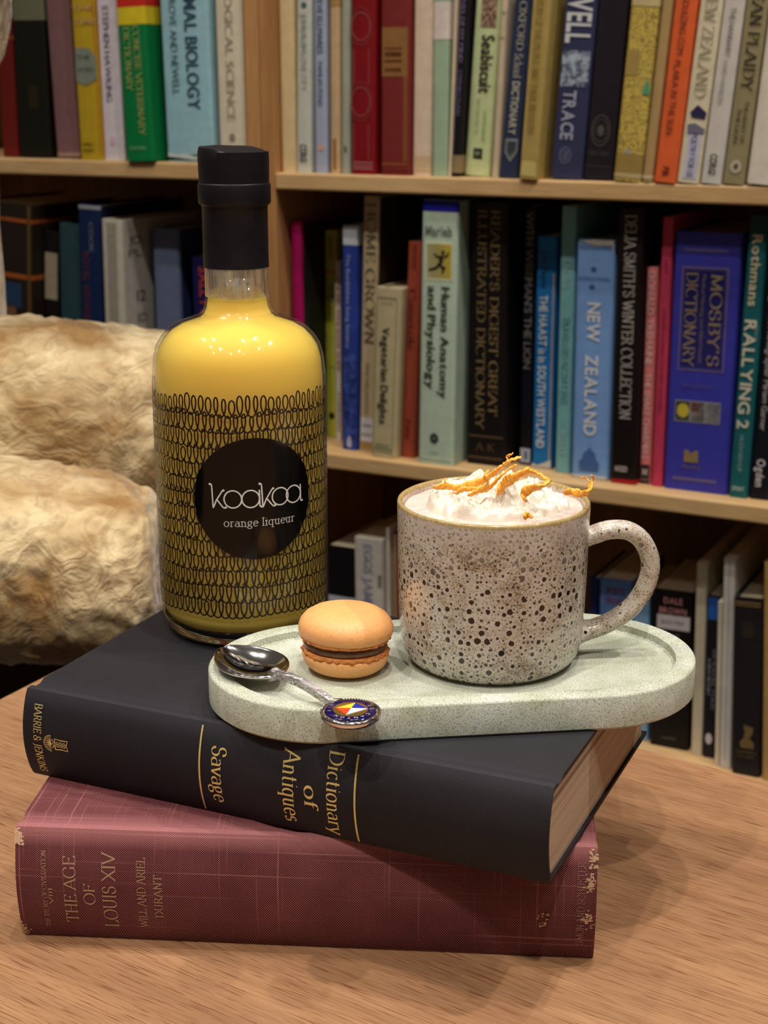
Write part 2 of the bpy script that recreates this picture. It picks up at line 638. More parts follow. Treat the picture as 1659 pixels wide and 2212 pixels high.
def cushion_bm(c, a, e1, e2, nu=150, nv=90, amp=0.004, rot=0.0, sag=0.0, seed=0.0):
    """Superellipsoid bolster with an embossed, softly lumpy surface."""
    sg = lambda x, p: math.copysign(abs(x) ** p, x)
    bm = bmesh.new()
    rows = []
    for i in range(nu + 1):
        th = -pi / 2 + pi * i / nu
        row = []
        for k in range(nv):
            ph = 2 * pi * k / nv
            x = a[0] * sg(sin(th), e1)
            y = a[1] * sg(cos(th), e1) * sg(cos(ph), e2)
            z = a[2] * sg(cos(th), e1) * sg(sin(ph), e2)
            p = Vector((x, y, z))
            nrm = Vector((x / a[0] ** 2, y / a[1] ** 2, z / a[2] ** 2))
            nrm = nrm.normalized() if nrm.length > 1e-9 else Vector((1, 0, 0))
            q = p + Vector((seed, 0, 0))
            w_ = q + 0.02 * noise.noise_vector(q * 26)
            d1 = noise.voronoi(w_ * 34)[0]
            emb = 0.9 * noise.noise(w_ * 60) + 0.5 * noise.noise(w_ * 130 + Vector((5, 0, 0)))
            lump = noise.fractal(q * 9, 1.0, 2.0, 3)
            disp = amp * emb + amp * 1.0 * lump
            p = p + nrm * disp
            p.z -= sag * (p.x / a[0])
            row.append(p)
        rows.append(row)
    R = Matrix.Rotation(rot, 4, 'Z')
    V = [[bm.verts.new(Vector(c) + R @ p) for p in row] for row in rows]
    for i in range(nu):
        for k in range(nv):
            j = (k + 1) % nv
            bm.faces.new((V[i][k], V[i][j], V[i + 1][j], V[i + 1][k]))
    bmesh.ops.remove_doubles(bm, verts=bm.verts, dist=1e-5)
    bmesh.ops.recalc_face_normals(bm, faces=bm.faces)
    return bm


arm = root('armchair', (-0.52, 1.06, FLOOR_Z), (0, 0, 0), 'tan velvet armchair with fat rolled arms left of the yellow bottle', 'armchair')
AO = Vector((0.52, -1.06, -FLOOR_Z))
obj('armrest', cushion_bm(AO + Vector((-0.506, 1.024, 0.030)), (0.345, 0.078, 0.070), 0.36, 0.75, sag=0.010), m_vel, arm, smooth=True)
obj('back_roll', cushion_bm(AO + Vector((-0.475, 1.205, 0.075)), (0.360, 0.090, 0.098), 0.42, 0.75, sag=0.004, seed=3.1), m_vel, arm, smooth=True)
obj('backrest', cushion_bm(AO + Vector((-0.515, 1.27, 0.24)), (0.180, 0.085, 0.36), 0.40, 0.6, 70, 60, seed=5.7), m_vel, arm, smooth=True)
obj('wing', cushion_bm(AO + Vector((-0.385, 1.21, 0.555)), (0.100, 0.10, 0.25), 0.77, 0.8, 60, 60, seed=7.7), m_vel, arm, smooth=True)
m_dark, nt, b = new_mat('dark brown underside cloth')
f = noise_tex(nt, objcoord(nt), 120, 3, 0.6)
r = ramp(nt, [(0.3, rgb((52, 34, 24))), (0.7, rgb((76, 52, 36)))])
nt.links.new(f, r.inputs[0]); nt.links.new(r.outputs[0], b.inputs['Base Color'])
b.inputs['Roughness'].default_value = 0.9
obj('chair_base', box_bm(-0.32, 0.30, 0.03, 0.24, 0.10, 0.455, 0.02), m_dark, arm)
for sx in (-0.28, 0.29):
    for sy in (0.02, 0.18):
        obj('leg', lathe([(0, 0), (0.016, 0), (0.024, 0.10), (0, 0.10)], 24, c=(sx, sy, 0)), M_TABLE, arm, angle=40)

# ------------------------------------------------------------------ shelved books
m_pages, nt, b = new_mat('book pages')
v = objcoord(nt, (900, 6, 6))
f = noise_tex(nt, v, 1.0, 2, 0.6)
r = ramp(nt, [(0.3, rgb((188, 172, 140))), (0.7, rgb((226, 214, 186)))])
nt.links.new(f, r.inputs[0]); nt.links.new(r.outputs[0], b.inputs['Base Color'])
b.inputs['Roughness'].default_value = 0.8


def spine_contour(T, rc, y1, off=0.0, n=4):
    """Outline seen from above: right side, rounded right corner, spine, rounded left corner, left side."""
    pts = [(T + off, y1)]
    for i in range(n + 1):
        a = pi / 2 * i / n
        pts.append((T - rc + (rc + off) * cos(a), rc - (rc + off) * sin(a)))
    for i in range(n + 1):
        a = pi / 2 * i / n
        pts.append((rc - (rc + off) * sin(a), rc - (rc + off) * cos(a)))
    pts.append((-off, y1))
    return pts


def floral_mat():
    m, nt, b = new_mat('yellow floral cloth')
    v = objcoord(nt)
    vo = N(nt, 'ShaderNodeTexVoronoi', i_Scale=120.0)
    wn = N(nt, 'ShaderNodeTexNoise', i_Scale=60.0, i_Detail=2.0)
    nt.links.new(v, wn.inputs['Vector'])
    ad = N(nt, 'ShaderNodeVectorMath', operation='MULTIPLY_ADD')
    nt.links.new(wn.outputs['Color'], ad.inputs[0]); ad.inputs[1].default_value = (0.02, 0.02, 0.02)
    nt.links.new(v, ad.inputs[2]); nt.links.new(ad.outputs[0], vo.inputs['Vector'])
    s = math_node(nt, 'SINE', math_node(nt, 'MULTIPLY', vo.outputs['Distance'], 18.0))
    r = ramp(nt, [(0.15, rgb((158, 132, 62))), (0.4, rgb((206, 182, 84)))])
    nt.links.new(math_node(nt, 'MULTIPLY_ADD', s, 0.5, 0.5), r.inputs[0])
    nt.links.new(r.outputs[0], b.inputs['Base Color'])
    b.inputs['Roughness'].default_value = 0.7
    return m


def speckle_mat(name, c0, c1, scale=150):
    m, nt, b = new_mat(name)
    f = noise_tex(nt, objcoord(nt), scale, 4, 0.7, 0.5)
    r = ramp(nt, [(0.42, rgb(c0)), (0.6, rgb(c1))])
    nt.links.new(f, r.inputs[0]); nt.links.new(r.outputs[0], b.inputs['Base Color'])
    b.inputs['Roughness'].default_value = 0.5
    return m


def shelf_book(shelf, u0, T, d, h, lean, label, color, style='hc', feats=(), depth=0.15, side=None):
    z = SHELF_Z[shelf]
    th = math.atan(lean)
    base = shelf_pt(u0, d, z + (T * sin(th) if th > 0 else 0.0) + 0.0002)
    bk = root('book', base, (0, th, SANG), label, 'book',
              {'TL': 'books on the upper left shelf', 'TR': 'books on the upper right shelf', 'ML': 'books on the middle left shelf',
               'MR': 'books on the middle right shelf', 'BR': 'books on the lower right shelf'}[shelf])
    if callable(color):
        cm = color()
    else:
        cm = paper(color, 0.5)
    bt = {'hc': 0.0024, 'pb': 0.0007}[style]
    bt = min(bt, T * 0.2)
    rc = min(0.0035 if style == 'hc' else 0.0022, T * 0.3)
    out = spine_contour(T, rc, depth)
    inn = [(bt, depth), (bt, 0.006), (T - bt, 0.006), (T - bt, depth)]
    loop = out + inn
    bm = loops_bm([[(x, y, 0) for x, y in loop], [(x, y, h) for x, y in loop]], False, False)
    # close the C-shaped ends
    n = len(out)
    for zi in (0, 1):
        vs = [vv for vv in bm.verts if abs(vv.co.z - (h if zi else 0)) < 1e-7]
        vs.sort(key=lambda q: q.index)
    bm.verts.ensure_lookup_table()
    lo_ = [bm.verts[i] for i in range(len(loop))]
    hi_ = [bm.verts[i + len(loop)] for i in range(len(loop))]
    for ring in (lo_, hi_):
        o_, i_ = ring[:n], ring[n:]
        half = n // 2
        bm.faces.new((o_[0], *o_[1:half], i_[2], i_[3]))
        bm.faces.new((o_[half - 1], o_[half], i_[1], i_[2]))
        bm.faces.new((*o_[half:], i_[0], i_[1]))
    bmesh.ops.recalc_face_normals(bm, faces=bm.faces)
    cov = obj('cover', bm, cm, bk, angle=35)
    ov = 0.003 if style == 'hc' else 0.0003
    obj('pages', box_bm(bt + 0.0001, T - bt - 0.0001, 0.0062, depth - ov, ov, h - ov), m_pages, bk)
    if side is not None:
        obj('cover_face', box_bm(T + 0.00005, T + 0.0004, rc, depth - 0.001, 0.0008, h - 0.0008), paper(side, 0.5), bk)
    for ft in feats:
        k = ft[0]
        if k == 'w':                      # band wrapped round the spine and onto both boards
            _, z0, z1, c = ft
            strip = spine_contour(T, rc, depth - 0.001, 0.0003)
            vs = [(x, y, zz) for zz in (max(z0, 0.0003), min(z1, h - 0.0003)) for x, y in strip]
            m_ = len(strip)
            obj('spine_band', (vs, [(i, i + m_, i + m_ + 1, i + 1) for i in range(m_ - 1)]), paper(c, 0.5), bk, angle=35)
        elif k == 'p':                    # printed panel on the spine
            _, z0, z1, x0, x1, c = ft
            xa, xb = max(x0 * T, rc * 0.6), min(x1 * T, T - rc * 0.6)
            mt = c() if callable(c) else paper(c, 0.5)
            obj('spine_panel', box_bm(xa, xb, -0.0003, 0.0005, z0, min(z1, h)), mt, bk)
        elif k == 'o':                    # ring or disc: centre z, x fraction, radii, colour, line width (0 = filled)
            _, zc, xf, rx, rz, c, lw = ft
            vs, fs = [], []
            m_ = 32
            for i in range(m_):
                a = 2 * pi * i / m_
                vs.append((xf * T + rx * cos(a), -0.0005, zc + rz * sin(a)))
            if lw > 0:
                for i in range(m_):
                    a = 2 * pi * i / m_
                    vs.append((xf * T + (rx - lw) * cos(a), -0.0005, zc + (rz - lw) * sin(a)))
                fs = [(i, (i + 1) % m_, m_ + (i + 1) % m_, m_ + i) for i in range(m_)]
            else:
                fs = [tuple(range(m_))]
            obj('emblem', (vs, fs), ink(c), bk)
        elif k == 'y':                    # free outline: list of (x fraction, z), colour
            _, pts, c = ft
            obj('emblem', ([(x * T, -0.0006, zz) for x, zz in pts], [tuple(range(len(pts)))]), ink(c), bk)
        elif k in 'tux':                  # t: reads downwards, u: upwards, x: across
            _, s, zc, ln, xf, cap, c, font = ft
            vs, fs, wd = text2d(s, font)
            kx = ln / wd
            if k == 't':
                fn = lambda a, bb: (xf * T + (bb - 0.5) * cap, -0.0007, zc + ln / 2 - a * kx)
            elif k == 'u':
                fn = lambda a, bb: (xf * T - (bb - 0.5) * cap, -0.0007, zc - ln / 2 + a * kx)
            else:
                fn = lambda a, bb: (xf * T - ln / 2 + a * kx, -0.0007, zc + (bb - 0.5) * cap)
            obj('title_lettering', mapped(vs, fs, fn), ink(c), bk)
        elif k == 'c':                    # lettering on the right-hand cover board
            _, s, y0, ln, zc, cap, c = ft
            vs, fs, wd = text2d(s, 's')
            obj('cover_lettering', mapped(vs, fs, lambda a, bb: (T + 0.0006, y0 + a * ln / wd, zc + (bb - 0.5) * cap)), ink(c), bk)
    return bk


# ------------------------------------------------------------------ the two stacked books
def cloth_mat(name, base, lite, dark, pitch, contrast, rough, depth, slub=0.0, hinge=None):
    """Woven book cloth: thread crossings as fine dots, plus pulled threads."""
    m, nt, b = new_mat(name)
    tc = nt.nodes.new('ShaderNodeTexCoord')
    sp = nt.nodes.new('ShaderNodeSeparateXYZ')
    nt.links.new(tc.outputs['Object'], sp.inputs[0])
    X = sp.outputs[0]
    Yv = math_node(nt, 'ADD', sp.outputs[1], sp.outputs[2])
    k = 2 * pi / pitch
    wob = noise_tex(nt, tc.outputs['Object'], 160, 2, 0.5)
    sx = math_node(nt, 'SINE', math_node(nt, 'MULTIPLY_ADD', X, k, math_node(nt, 'MULTIPLY', wob, 2.2)))
    sy = math_node(nt, 'SINE', math_node(nt, 'MULTIPLY_ADD', Yv, k, math_node(nt, 'MULTIPLY', wob, 2.2)))
    dots = math_node(nt, 'MULTIPLY_ADD', math_node(nt, 'MULTIPLY', sx, sy), 0.5, 0.5)
    big = noise_tex(nt, tc.outputs['Object'], 28, 4, 0.6)
    r = ramp(nt, [(0.15, rgb(dark)), (0.55, rgb(base)), (0.9, rgb(lite))])
    nt.links.new(math_node(nt, 'MULTIPLY_ADD', math_node(nt, 'SUBTRACT', dots, 0.5), contrast, math_node(nt, 'MULTIPLY_ADD', big, 0.30, 0.30)), r.inputs[0])
    col = r.outputs[0]
    if slub:
        # single pale threads running along and across
        v1 = objcoord(nt, (900, 9, 9))
        n1 = noise_tex(nt, v1, 1.0, 1, 0.5)
        v2 = objcoord(nt, (9, 900, 900))
        n2 = noise_tex(nt, v2, 1.0, 1, 0.5)
        mx = math_node(nt, 'MAXIMUM', n1, n2)
        rr = ramp(nt, [(0.66, (0, 0, 0, 1)), (0.78, (1, 1, 1, 1))])
        nt.links.new(mx, rr.inputs[0])
        fac = math_node(nt, 'MULTIPLY', rr.outputs[0], slub)
        col = mix(nt, fac, col, rgb(lite))
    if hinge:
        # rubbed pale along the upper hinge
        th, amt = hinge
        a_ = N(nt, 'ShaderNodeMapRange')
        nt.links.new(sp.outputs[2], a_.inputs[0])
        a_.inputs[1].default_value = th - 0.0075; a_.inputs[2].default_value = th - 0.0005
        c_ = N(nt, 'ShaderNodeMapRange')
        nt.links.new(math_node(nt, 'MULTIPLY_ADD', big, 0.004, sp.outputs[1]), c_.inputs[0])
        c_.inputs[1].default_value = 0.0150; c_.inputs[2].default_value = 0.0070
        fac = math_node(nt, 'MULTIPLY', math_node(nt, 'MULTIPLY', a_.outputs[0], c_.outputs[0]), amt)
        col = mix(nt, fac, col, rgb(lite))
    nt.links.new(col, b.inputs['Base Color'])
    b.inputs['Roughness'].default_value = rough
    b.inputs['Specular IOR Level'].default_value = 0.3
    bump(nt, dots, 0.6, depth, b)
    return m


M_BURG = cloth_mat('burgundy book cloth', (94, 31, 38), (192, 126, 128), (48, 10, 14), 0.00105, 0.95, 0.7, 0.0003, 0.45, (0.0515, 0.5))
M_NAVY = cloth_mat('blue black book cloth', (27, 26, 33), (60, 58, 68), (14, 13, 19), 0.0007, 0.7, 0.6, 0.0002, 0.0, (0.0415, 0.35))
M_GOLD = ink((236, 214, 138), 0.35, 0.35)
M_FADED = ink((178, 142, 112), 0.6, 0.0)

m_block, nt, b = new_mat('thick book page edges')
v = objcoord(nt, (3, 3, 1500))
f = noise_tex(nt, v, 1.0, 3, 0.7)
v2 = objcoord(nt, (2, 2, 260))
f2 = noise_tex(nt, v2, 1.0, 2, 0.5)
r = ramp(nt, [(0.3, rgb((150, 126, 104))), (0.7, rgb((206, 184, 158)))])
nt.links.new(f, r.inputs[0])
r2 = ramp(nt, [(0.58, (1, 1, 1, 1)), (0.66, rgb((140, 120, 128)))])
nt.links.new(f2, r2.inputs[0])
nt.links.new(mix(nt, 0.7, r.outputs[0], r2.outputs[0], 'MULTIPLY'), b.inputs['Base Color'])
b.inputs['Roughness'].default_value = 0.75
bump(nt, f, 0.4, 0.0003, b)


def arc_spine(th, bulge, foot, m=14):
    """Convex spine section from the lower joint to the upper joint: list of (n, z)."""
    pts = []
    for i in range(m + 1):
        t = i / m
        a = pi * t
        pts.append((-bulge * sin(a) ** 0.8 + foot * (1 - sin(a)), th * t))
    return pts


class LyingBook:
    """Closed hardback lying flat, spine facing -y; x runs along the spine."""

    def __init__(self, name, loc, ang, L, D, th, bulge, board, mat, label, groove=0.010, skew=0.0):
        self.L, self.th, self.bulge = L, th, bulge
        self.o = root(name, loc, (0, 0, ang), label, 'book', 'stacked books under the tray')
        sp = arc_spine(th, bulge, 0.0)
        g = groove
        bot = [(D, 0.0008), (D - 0.001, 0.0), (g * 1.25, 0.0), (g * 0.95, 0.0012), (g * 0.60, 0.0012), (g * 0.30, 0.0)]
        top = [(n_, th - z_) for n_, z_ in bot[::-1]]
        top = [(n_, z_ + (0.0003 if k in (0, 3) else 0)) for k, (n_, z_) in enumerate(top)]
        outer = bot + sp + top
        inner = [(n_, board) for n_, z_ in bot] + [(n_ + 0.0014, min(max(z_, board), th - board)) for n_, z_ in sp] + [(n_, th - board) for n_, z_ in top]
        self.sec = sp
        no = len(outer)
        loop = outer + inner[::-1]
        ends = []
        for x, inset in ((0.0, 1), (0.0012, 0), (L - 0.0012, 0), (L, 1)):
            ring = []
            for k, (n_, z_) in enumerate(loop):
                zc = th / 2
                s = 0.0005 * inset if k < no else 0.0
                ring.append((x, n_ + s * 0.6, zc + (z_ - zc) * (1 - s / zc * 0.6)))
            ends.append(ring)
        bm = loops_bm(ends, False, False)
        bm.verts.ensure_lookup_table()
        nl = len(loop)
        for e in (0, 3):
            for i in range(no - 1):
                q = [bm.verts[e * nl + k] for k in (i, i + 1, nl - 2 - i, nl - 1 - i)]
                if (q[1].co - q[2].co).length < 1e-7:
                    continue
                bm.faces.new(q)
        bmesh.ops.recalc_face_normals(bm, faces=bm.faces)
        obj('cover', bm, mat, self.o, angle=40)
        # page block with a slightly hollow head and tail
        xs = 0.0014
        pg = [(n_ + 0.0016, z_) for n_, z_ in sp if board * 1.25 < z_ < th - board * 1.25]
        pg = [(0.0064, board + 0.0001)] + pg + [(0.0064, th - board - 0.0001), (D - 0.0045, th - board - 0.0001), (D - 0.0075, th / 2), (D - 0.0045, board + 0.0001)]
        bm = loops_bm([[(x, n_, z_) for n_, z_ in pg] for x in (xs, L - xs)])
        obj('pages', bm, m_block, self.o)

    def on_spine(self, s, z, lift=0.00025):
        t = min(max(z / self.th, 0.0), 1.0)
        a = pi * t
        n_ = -self.bulge * max(sin(a), 0.0) ** 0.8
        return (s, n_ - lift, z)

    def line(self, text, s0, s1, z0, z1, mat, down, name='title_lettering', **kw):
        """Lettering across the spine: cap height spans s0..s1, reading from z0 to z1."""
        vs, fs, wd = text2d(text, 'r', **kw)
        cap = s1 - s0
        ln = z1 - z0
        if down:
            fn = lambda a, bb: self.on_spine(s0 + bb * cap, z0 + ln * a / wd)
        else:
            fn = lambda a, bb: self.on_spine(s1 - bb * cap, z0 + ln * a / wd)
        vs2, fs2 = vs, fs
        return obj(name, mapped(vs2, fs2, fn), mat, self.o)


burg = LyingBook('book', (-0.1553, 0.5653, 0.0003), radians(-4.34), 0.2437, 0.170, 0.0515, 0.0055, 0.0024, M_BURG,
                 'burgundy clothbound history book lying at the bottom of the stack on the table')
for t_, s0, s1, z0, z1 in (('THE STORY OF CIVILIZATION', .0112, .0132, .0061, .0425), ('VIII', .0140, .0156, .0185, .0262),
                           ('THE AGE', .0206, .0258, .0095, .0404), ('OF', .0291, .0338, .0190, .0285), ('LOUIS XIV', .0372, .0428, .0074, .0424),
                           ('WILL AND ARIEL', .0520, .0556, .0081, .0410), ('DURANT', .0592, .0626, .0135, .0337)):
    burg.line(t_, s0, s1, z0, z1, M_FADED, False)
burg.line('SIMON AND SCHUSTER', .2358, .2388, .0080, .0459, ink((158, 112, 108), 0.6), False)
# worn patches at the corners of the spine
rnd = random.Random(4)
m_worn = ink((206, 170, 136), 0.8)
for s, z, n_ in ((0.0012, 0.0475, 60), (0.0014, 0.004, 30), (0.2424, 0.0475, 30), (0.2410, 0.037, 40), (0.2404, 0.021, 34), (0.222, 0.0205, 12)):
    vs, fs = [], []
    for i in range(n_):
        a = s + rnd.gauss(0, 0.0011)
        c = min(max(z + rnd.gauss(0, 0.0018), 0.0006), 0.0509)
        a = min(max(a, 0.0003), 0.2434)
        w_, h_ = rnd.uniform(0.0002, 0.0007), rnd.uniform(0.0002, 0.0005)
        k = len(vs)
        for da, dc in ((-w_, -h_), (w_, -h_), (w_, h_), (-w_, h_)):
            vs.append(burg.on_spine(a + da, min(max(c + dc, 0.0004), 0.0512), 0.0003))
        fs.append((k, k + 1, k + 2, k + 3))
    obj('worn_patch', (vs, fs), m_worn, burg.o)

DB = Vector((0.0651, 0.5170, 0.0))
DE = Vector((0.9157, -0.4018, 0)).normalized()
d0 = DB - DE * 0.2455
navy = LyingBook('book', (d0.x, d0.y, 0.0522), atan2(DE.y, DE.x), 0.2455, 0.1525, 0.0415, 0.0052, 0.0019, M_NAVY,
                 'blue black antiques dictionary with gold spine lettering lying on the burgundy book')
BOOK_TOP = 0.0522 + 0.0415
DZ = 0.0012
navy.line('BARRIE & JENKINS', .0062, .0102, .0362, .0032, M_GOLD, True, serif=0.14)
navy.line('Savage', .0972, .1040, .0330, .0075, M_GOLD, True)
navy.line('Dictionary', .1512, .1578, .0400, .0030, M_GOLD, True)
navy.line('of', .1410, .1470, .0240, .0140, M_GOLD, True)
navy.line('Antiques', .1310, .1384, .0372, .0050, M_GOLD, True)
for s in (.0913, .1637):
    vs = [navy.on_spine(s + ds, 0.0415 * (0.03 + 0.94 * i / 20)) for i in range(21) for ds in (-0.0004, 0.0004)]
    obj('gold_rule', (vs, [(2 * i, 2 * i + 1, 2 * i + 3, 2 * i + 2) for i in range(20)]), M_GOLD, navy.o)
# publisher's crest: a shell above a shield with figures
vs, fs = [], []


def crest(pts, w=0.0003):
    v2, f2 = [], []
    stroke_quads(pts, w, v2, f2)
    k = len(vs)
    vs.extend(navy.on_spine(0.0108 + x, 0.0195 + y) for x, y in v2)
    fs.extend(tuple(i + k for i in f) for f in f2)


for i in range(9):
    a = radians(100 + i * 20)
    crest([(0.0046, 0.0), (0.0046 + 0.0034 * cos(a), 0.0034 * sin(a))], 0.00032)
    crest([(0.0046 + (0.0034 + 0.0005 * sin(b_)) * cos(a + radians(10) * cos(b_)), (0.0034 + 0.0005 * sin(b_)) * sin(a + radians(10) * cos(b_))) for b_ in [pi * q / 6 for q in range(7)]], 0.0003)
crest([(0.0050, -0.0022), (0.0062, -0.0008), (0.0050, 0.0), (0.0062, 0.0008), (0.0050, 0.0022)], 0.0004)
crest([(0.0066, -0.0026), (0.0100, -0.0022), (0.0134, -0.0024), (0.0126, 0.0), (0.0134, 0.0024), (0.0100, 0.0022), (0.0066, 0.0026), (0.0066, -0.0026)], 0.0005)
for cx in (0.0080, 0.0098, 0.0115):
    for cy in (-0.0006, 0.0006):
        crest([(cx + 0.0006 * cos(q * pi / 5), cy + 0.0006 * sin(q * pi / 5)) for q in range(11)], 0.0003)
obj('gold_crest', (vs, fs), M_GOLD, navy.o)

# ------------------------------------------------------------------ bottle
BX, BY = -0.0693, 0.700
Z0 = BOOK_TOP + 0.0002
bot = root('bottle', (BX, BY, Z0), (0, 0, 0), 'tall clear glass bottle of cloudy yellow liqueur with black foil cap and looped pattern', 'bottle')
m_glass, nt, b = new_mat('clear bottle glass')
out = nt.nodes['Material Output']
nt.nodes.remove(b)
tr = N(nt, 'ShaderNodeBsdfTransparent')
tr.inputs[0].default_value = (0.97, 0.985, 0.96, 1)
gl = N(nt, 'ShaderNodeBsdfGlossy')
gl.inputs['Roughness'].default_value = 0.02
lw = N(nt, 'ShaderNodeLayerWeight', i_Blend=0.5)
fc5 = math_node(nt, 'MULTIPLY_ADD', math_node(nt, 'POWER', lw.outputs['Facing'], 5.0), 0.55, 0.035)
ms = N(nt, 'ShaderNodeMixShader')
nt.links.new(fc5, ms.inputs[0]); nt.links.new(tr.outputs[0], ms.inputs[1]); nt.links.new(gl.outputs[0], ms.inputs[2])
nt.links.new(ms.outputs[0], out.inputs[0])

m_liq, nt, b = new_mat('cloudy yellow liqueur')
b.inputs['Base Color'].default_value = rgb((244, 204, 100))
b.inputs['Subsurface Weight'].default_value = 0.75
b.inputs['Subsurface Radius'].default_value = (1.0, 0.85, 0.40)
b.inputs['Subsurface Scale'].default_value = 0.02
b.inputs['Roughness'].default_value = 0.35
b.inputs['IOR'].default_value = 1.2

z_ = lambda w: w - Z0          # measured world heights to bottle heights
outer = [(0.0, 0.0030), (0.020, 0.0012), (0.0310, 0.0), (0.0350, 0.0003), (0.0385, 0.0020), (0.0405, 0.0055), (0.0413, 0.0110), (0.0415, 0.030), (0.0415, 0.060), (0.0415, 0.105),
         (0.0413, z_(0.2200)), (0.0405, z_(0.2290)), (0.0390, z_(0.2345)), (0.0365, z_(0.2388)), (0.0330, z_(0.2425)), (0.0285, z_(0.2453)), (0.0235, z_(0.2470)), (0.0195, z_(0.2482)), (0.0172, z_(0.2500)),
         (0.0158, z_(0.2525)), (0.0152, z_(0.2560)), (0.0150, z_(0.2576))]
inner = [(r_ - (0.0013 if r_ > 0.016 else 0.0022), zz - 0.0008) for r_, zz in outer[6:]][::-1]
floor_in = [(0.0388, 0.0085), (0.034, 0.0058), (0.022, 0.0052), (0.0, 0.0062)]
obj('glass', lathe(outer + [(0.0138, z_(0.2576))] + inner[1:-1] + floor_in, 128), m_glass, bot, smooth=True)
liq = [(0.0, 0.0066), (0.022, 0.0056), (0.0338, 0.0062), (0.0384, 0.0090), (0.0400, 0.0130), (0.0402, 0.060), (0.0402, 0.105), (0.0399, z_(0.2195)), (0.0390, z_(0.2282)), (0.0375, z_(0.2335)), (0.0350, z_(0.2375)),
       (0.0316, z_(0.2412)), (0.0272, z_(0.2438)), (0.0222, z_(0.2456)), (0.0182, z_(0.2470)), (0.0158, z_(0.2490)), (0.0145, z_(0.2520)), (0.0139, z_(0.2555)), (0.0137, z_(0.2572)), (0.0120, z_(0.2574)), (0.0, z_(0.2574))]
obj('liqueur', lathe(liq, 128), m_liq, bot, smooth=True)
m_heel, nt, b = new_mat('solid glass heel')
b.inputs['Base Color'].default_value = (0.93, 0.95, 0.80, 1)
b.inputs['Transmission Weight'].default_value = 1.0
b.inputs['Roughness'].default_value = 0.05
b.inputs['IOR'].default_value = 1.45
obj('glass_heel', lathe([(0.0, 0.0034), (0.020, 0.0016), (0.0310, 0.0004), (0.0348, 0.0007), (0.0381, 0.0023), (0.0398, 0.0055), (0.0402, 0.0080), (0.0396, 0.0090), (0.0384, 0.0080), (0.034, 0.0054), (0.022, 0.0048), (0.0, 0.0058)], 96), m_heel, bot, smooth=True)

m_neck, nt, b = new_mat('neck glass with painted reflections')
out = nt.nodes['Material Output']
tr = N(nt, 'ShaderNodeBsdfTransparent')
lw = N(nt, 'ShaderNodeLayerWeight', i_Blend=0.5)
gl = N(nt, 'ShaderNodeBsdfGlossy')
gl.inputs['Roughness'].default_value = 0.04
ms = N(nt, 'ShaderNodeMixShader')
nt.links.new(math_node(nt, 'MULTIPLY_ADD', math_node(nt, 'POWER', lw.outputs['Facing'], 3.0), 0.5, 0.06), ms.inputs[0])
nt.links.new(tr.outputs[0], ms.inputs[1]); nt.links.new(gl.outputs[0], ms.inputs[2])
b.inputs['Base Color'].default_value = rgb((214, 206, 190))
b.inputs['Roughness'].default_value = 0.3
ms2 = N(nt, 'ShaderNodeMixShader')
strk = noise_tex(nt, objcoord(nt, (330, 330, 40)), 1.0, 3, 0.6)  # pale upright streaks painted in to stand for reflections on the neck
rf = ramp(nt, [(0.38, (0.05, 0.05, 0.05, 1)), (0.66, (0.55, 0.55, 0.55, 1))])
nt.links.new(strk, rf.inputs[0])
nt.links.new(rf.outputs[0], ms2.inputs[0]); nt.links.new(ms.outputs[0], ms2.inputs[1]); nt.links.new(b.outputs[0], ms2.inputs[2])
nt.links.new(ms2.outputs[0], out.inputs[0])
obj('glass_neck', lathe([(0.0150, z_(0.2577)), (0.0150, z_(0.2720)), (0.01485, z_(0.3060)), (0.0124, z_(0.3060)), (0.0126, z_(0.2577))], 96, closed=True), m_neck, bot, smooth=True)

m_foil, nt, b = new_mat('matt black foil')
f = noise_tex(nt, objcoord(nt), 120, 3, 0.6, 0.4)
r = ramp(nt, [(0.3, rgb((14, 13, 18))), (0.7, rgb((22, 20, 27)))])
nt.links.new(f, r.inputs[0]); nt.links.new(r.outputs[0], b.inputs['Base Color'])
b.inputs['Roughness'].default_value = 0.5
b.inputs['Specular IOR Level'].default_value = 0.3
bump(nt, f, 0.25, 0.0008, b)
cap = [(0.0149, z_(0.2712)), (0.0154, z_(0.2712)), (0.0153, z_(0.2740)), (0.01525, z_(0.2900)), (0.0153, z_(0.2988)), (0.0156, z_(0.2996)), (0.0166, z_(0.3002)), (0.0169, z_(0.3012)), (0.0169, z_(0.3086)), (0.0167, z_(0.3093)),
       (0.0162, z_(0.3097)), (0.0162, z_(0.3110)), (0.01645, z_(0.3200)), (0.01635, z_(0.3236)), (0.0158, z_(0.3246)), (0.0140, z_(0.3249)), (0.0070, z_(0.3252)), (0.0, z_(0.3253))]
bm = lathe(cap, 96)
for vtx in bm.verts:
    a = atan2(vtx.co.y, vtx.co.x)
    k = noise.noise(Vector((cos(a) * 2.2, sin(a) * 2.2, vtx.co.z * 90)))
    rr = hypot(vtx.co.x, vtx.co.y)
    if rr > 0.001:
        s = 1 + 0.010 * k
        vtx.co.x *= s; vtx.co.y *= s
    if vtx.co.z > z_(0.3240):
        vtx.co.z += 0.0012 * noise.noise(Vector((vtx.co.x * 90, vtx.co.y * 90, 0.3))) + 0.05 * (-vtx.co.x) * 0.9 * min(1, rr / 0.016) + 0.030 * vtx.co.y
obj('foil_cap', bm, m_foil, bot, angle=24)
obj('stopper', lathe([(0, z_(0.2745)), (0.0118, z_(0.2745)), (0.0118, z_(0.306)), (0, z_(0.306))], 48), ink((190, 160, 120), 0.6), bot, angle=40)

# printed loops on the glass
FRONT = atan2(-BY, -BX)
RP = 0.04165


def on_bottle(s, z, lift=0.0):
    a = FRONT + s / 0.0415
    return ((RP + lift) * cos(a), (RP + lift) * sin(a), z)


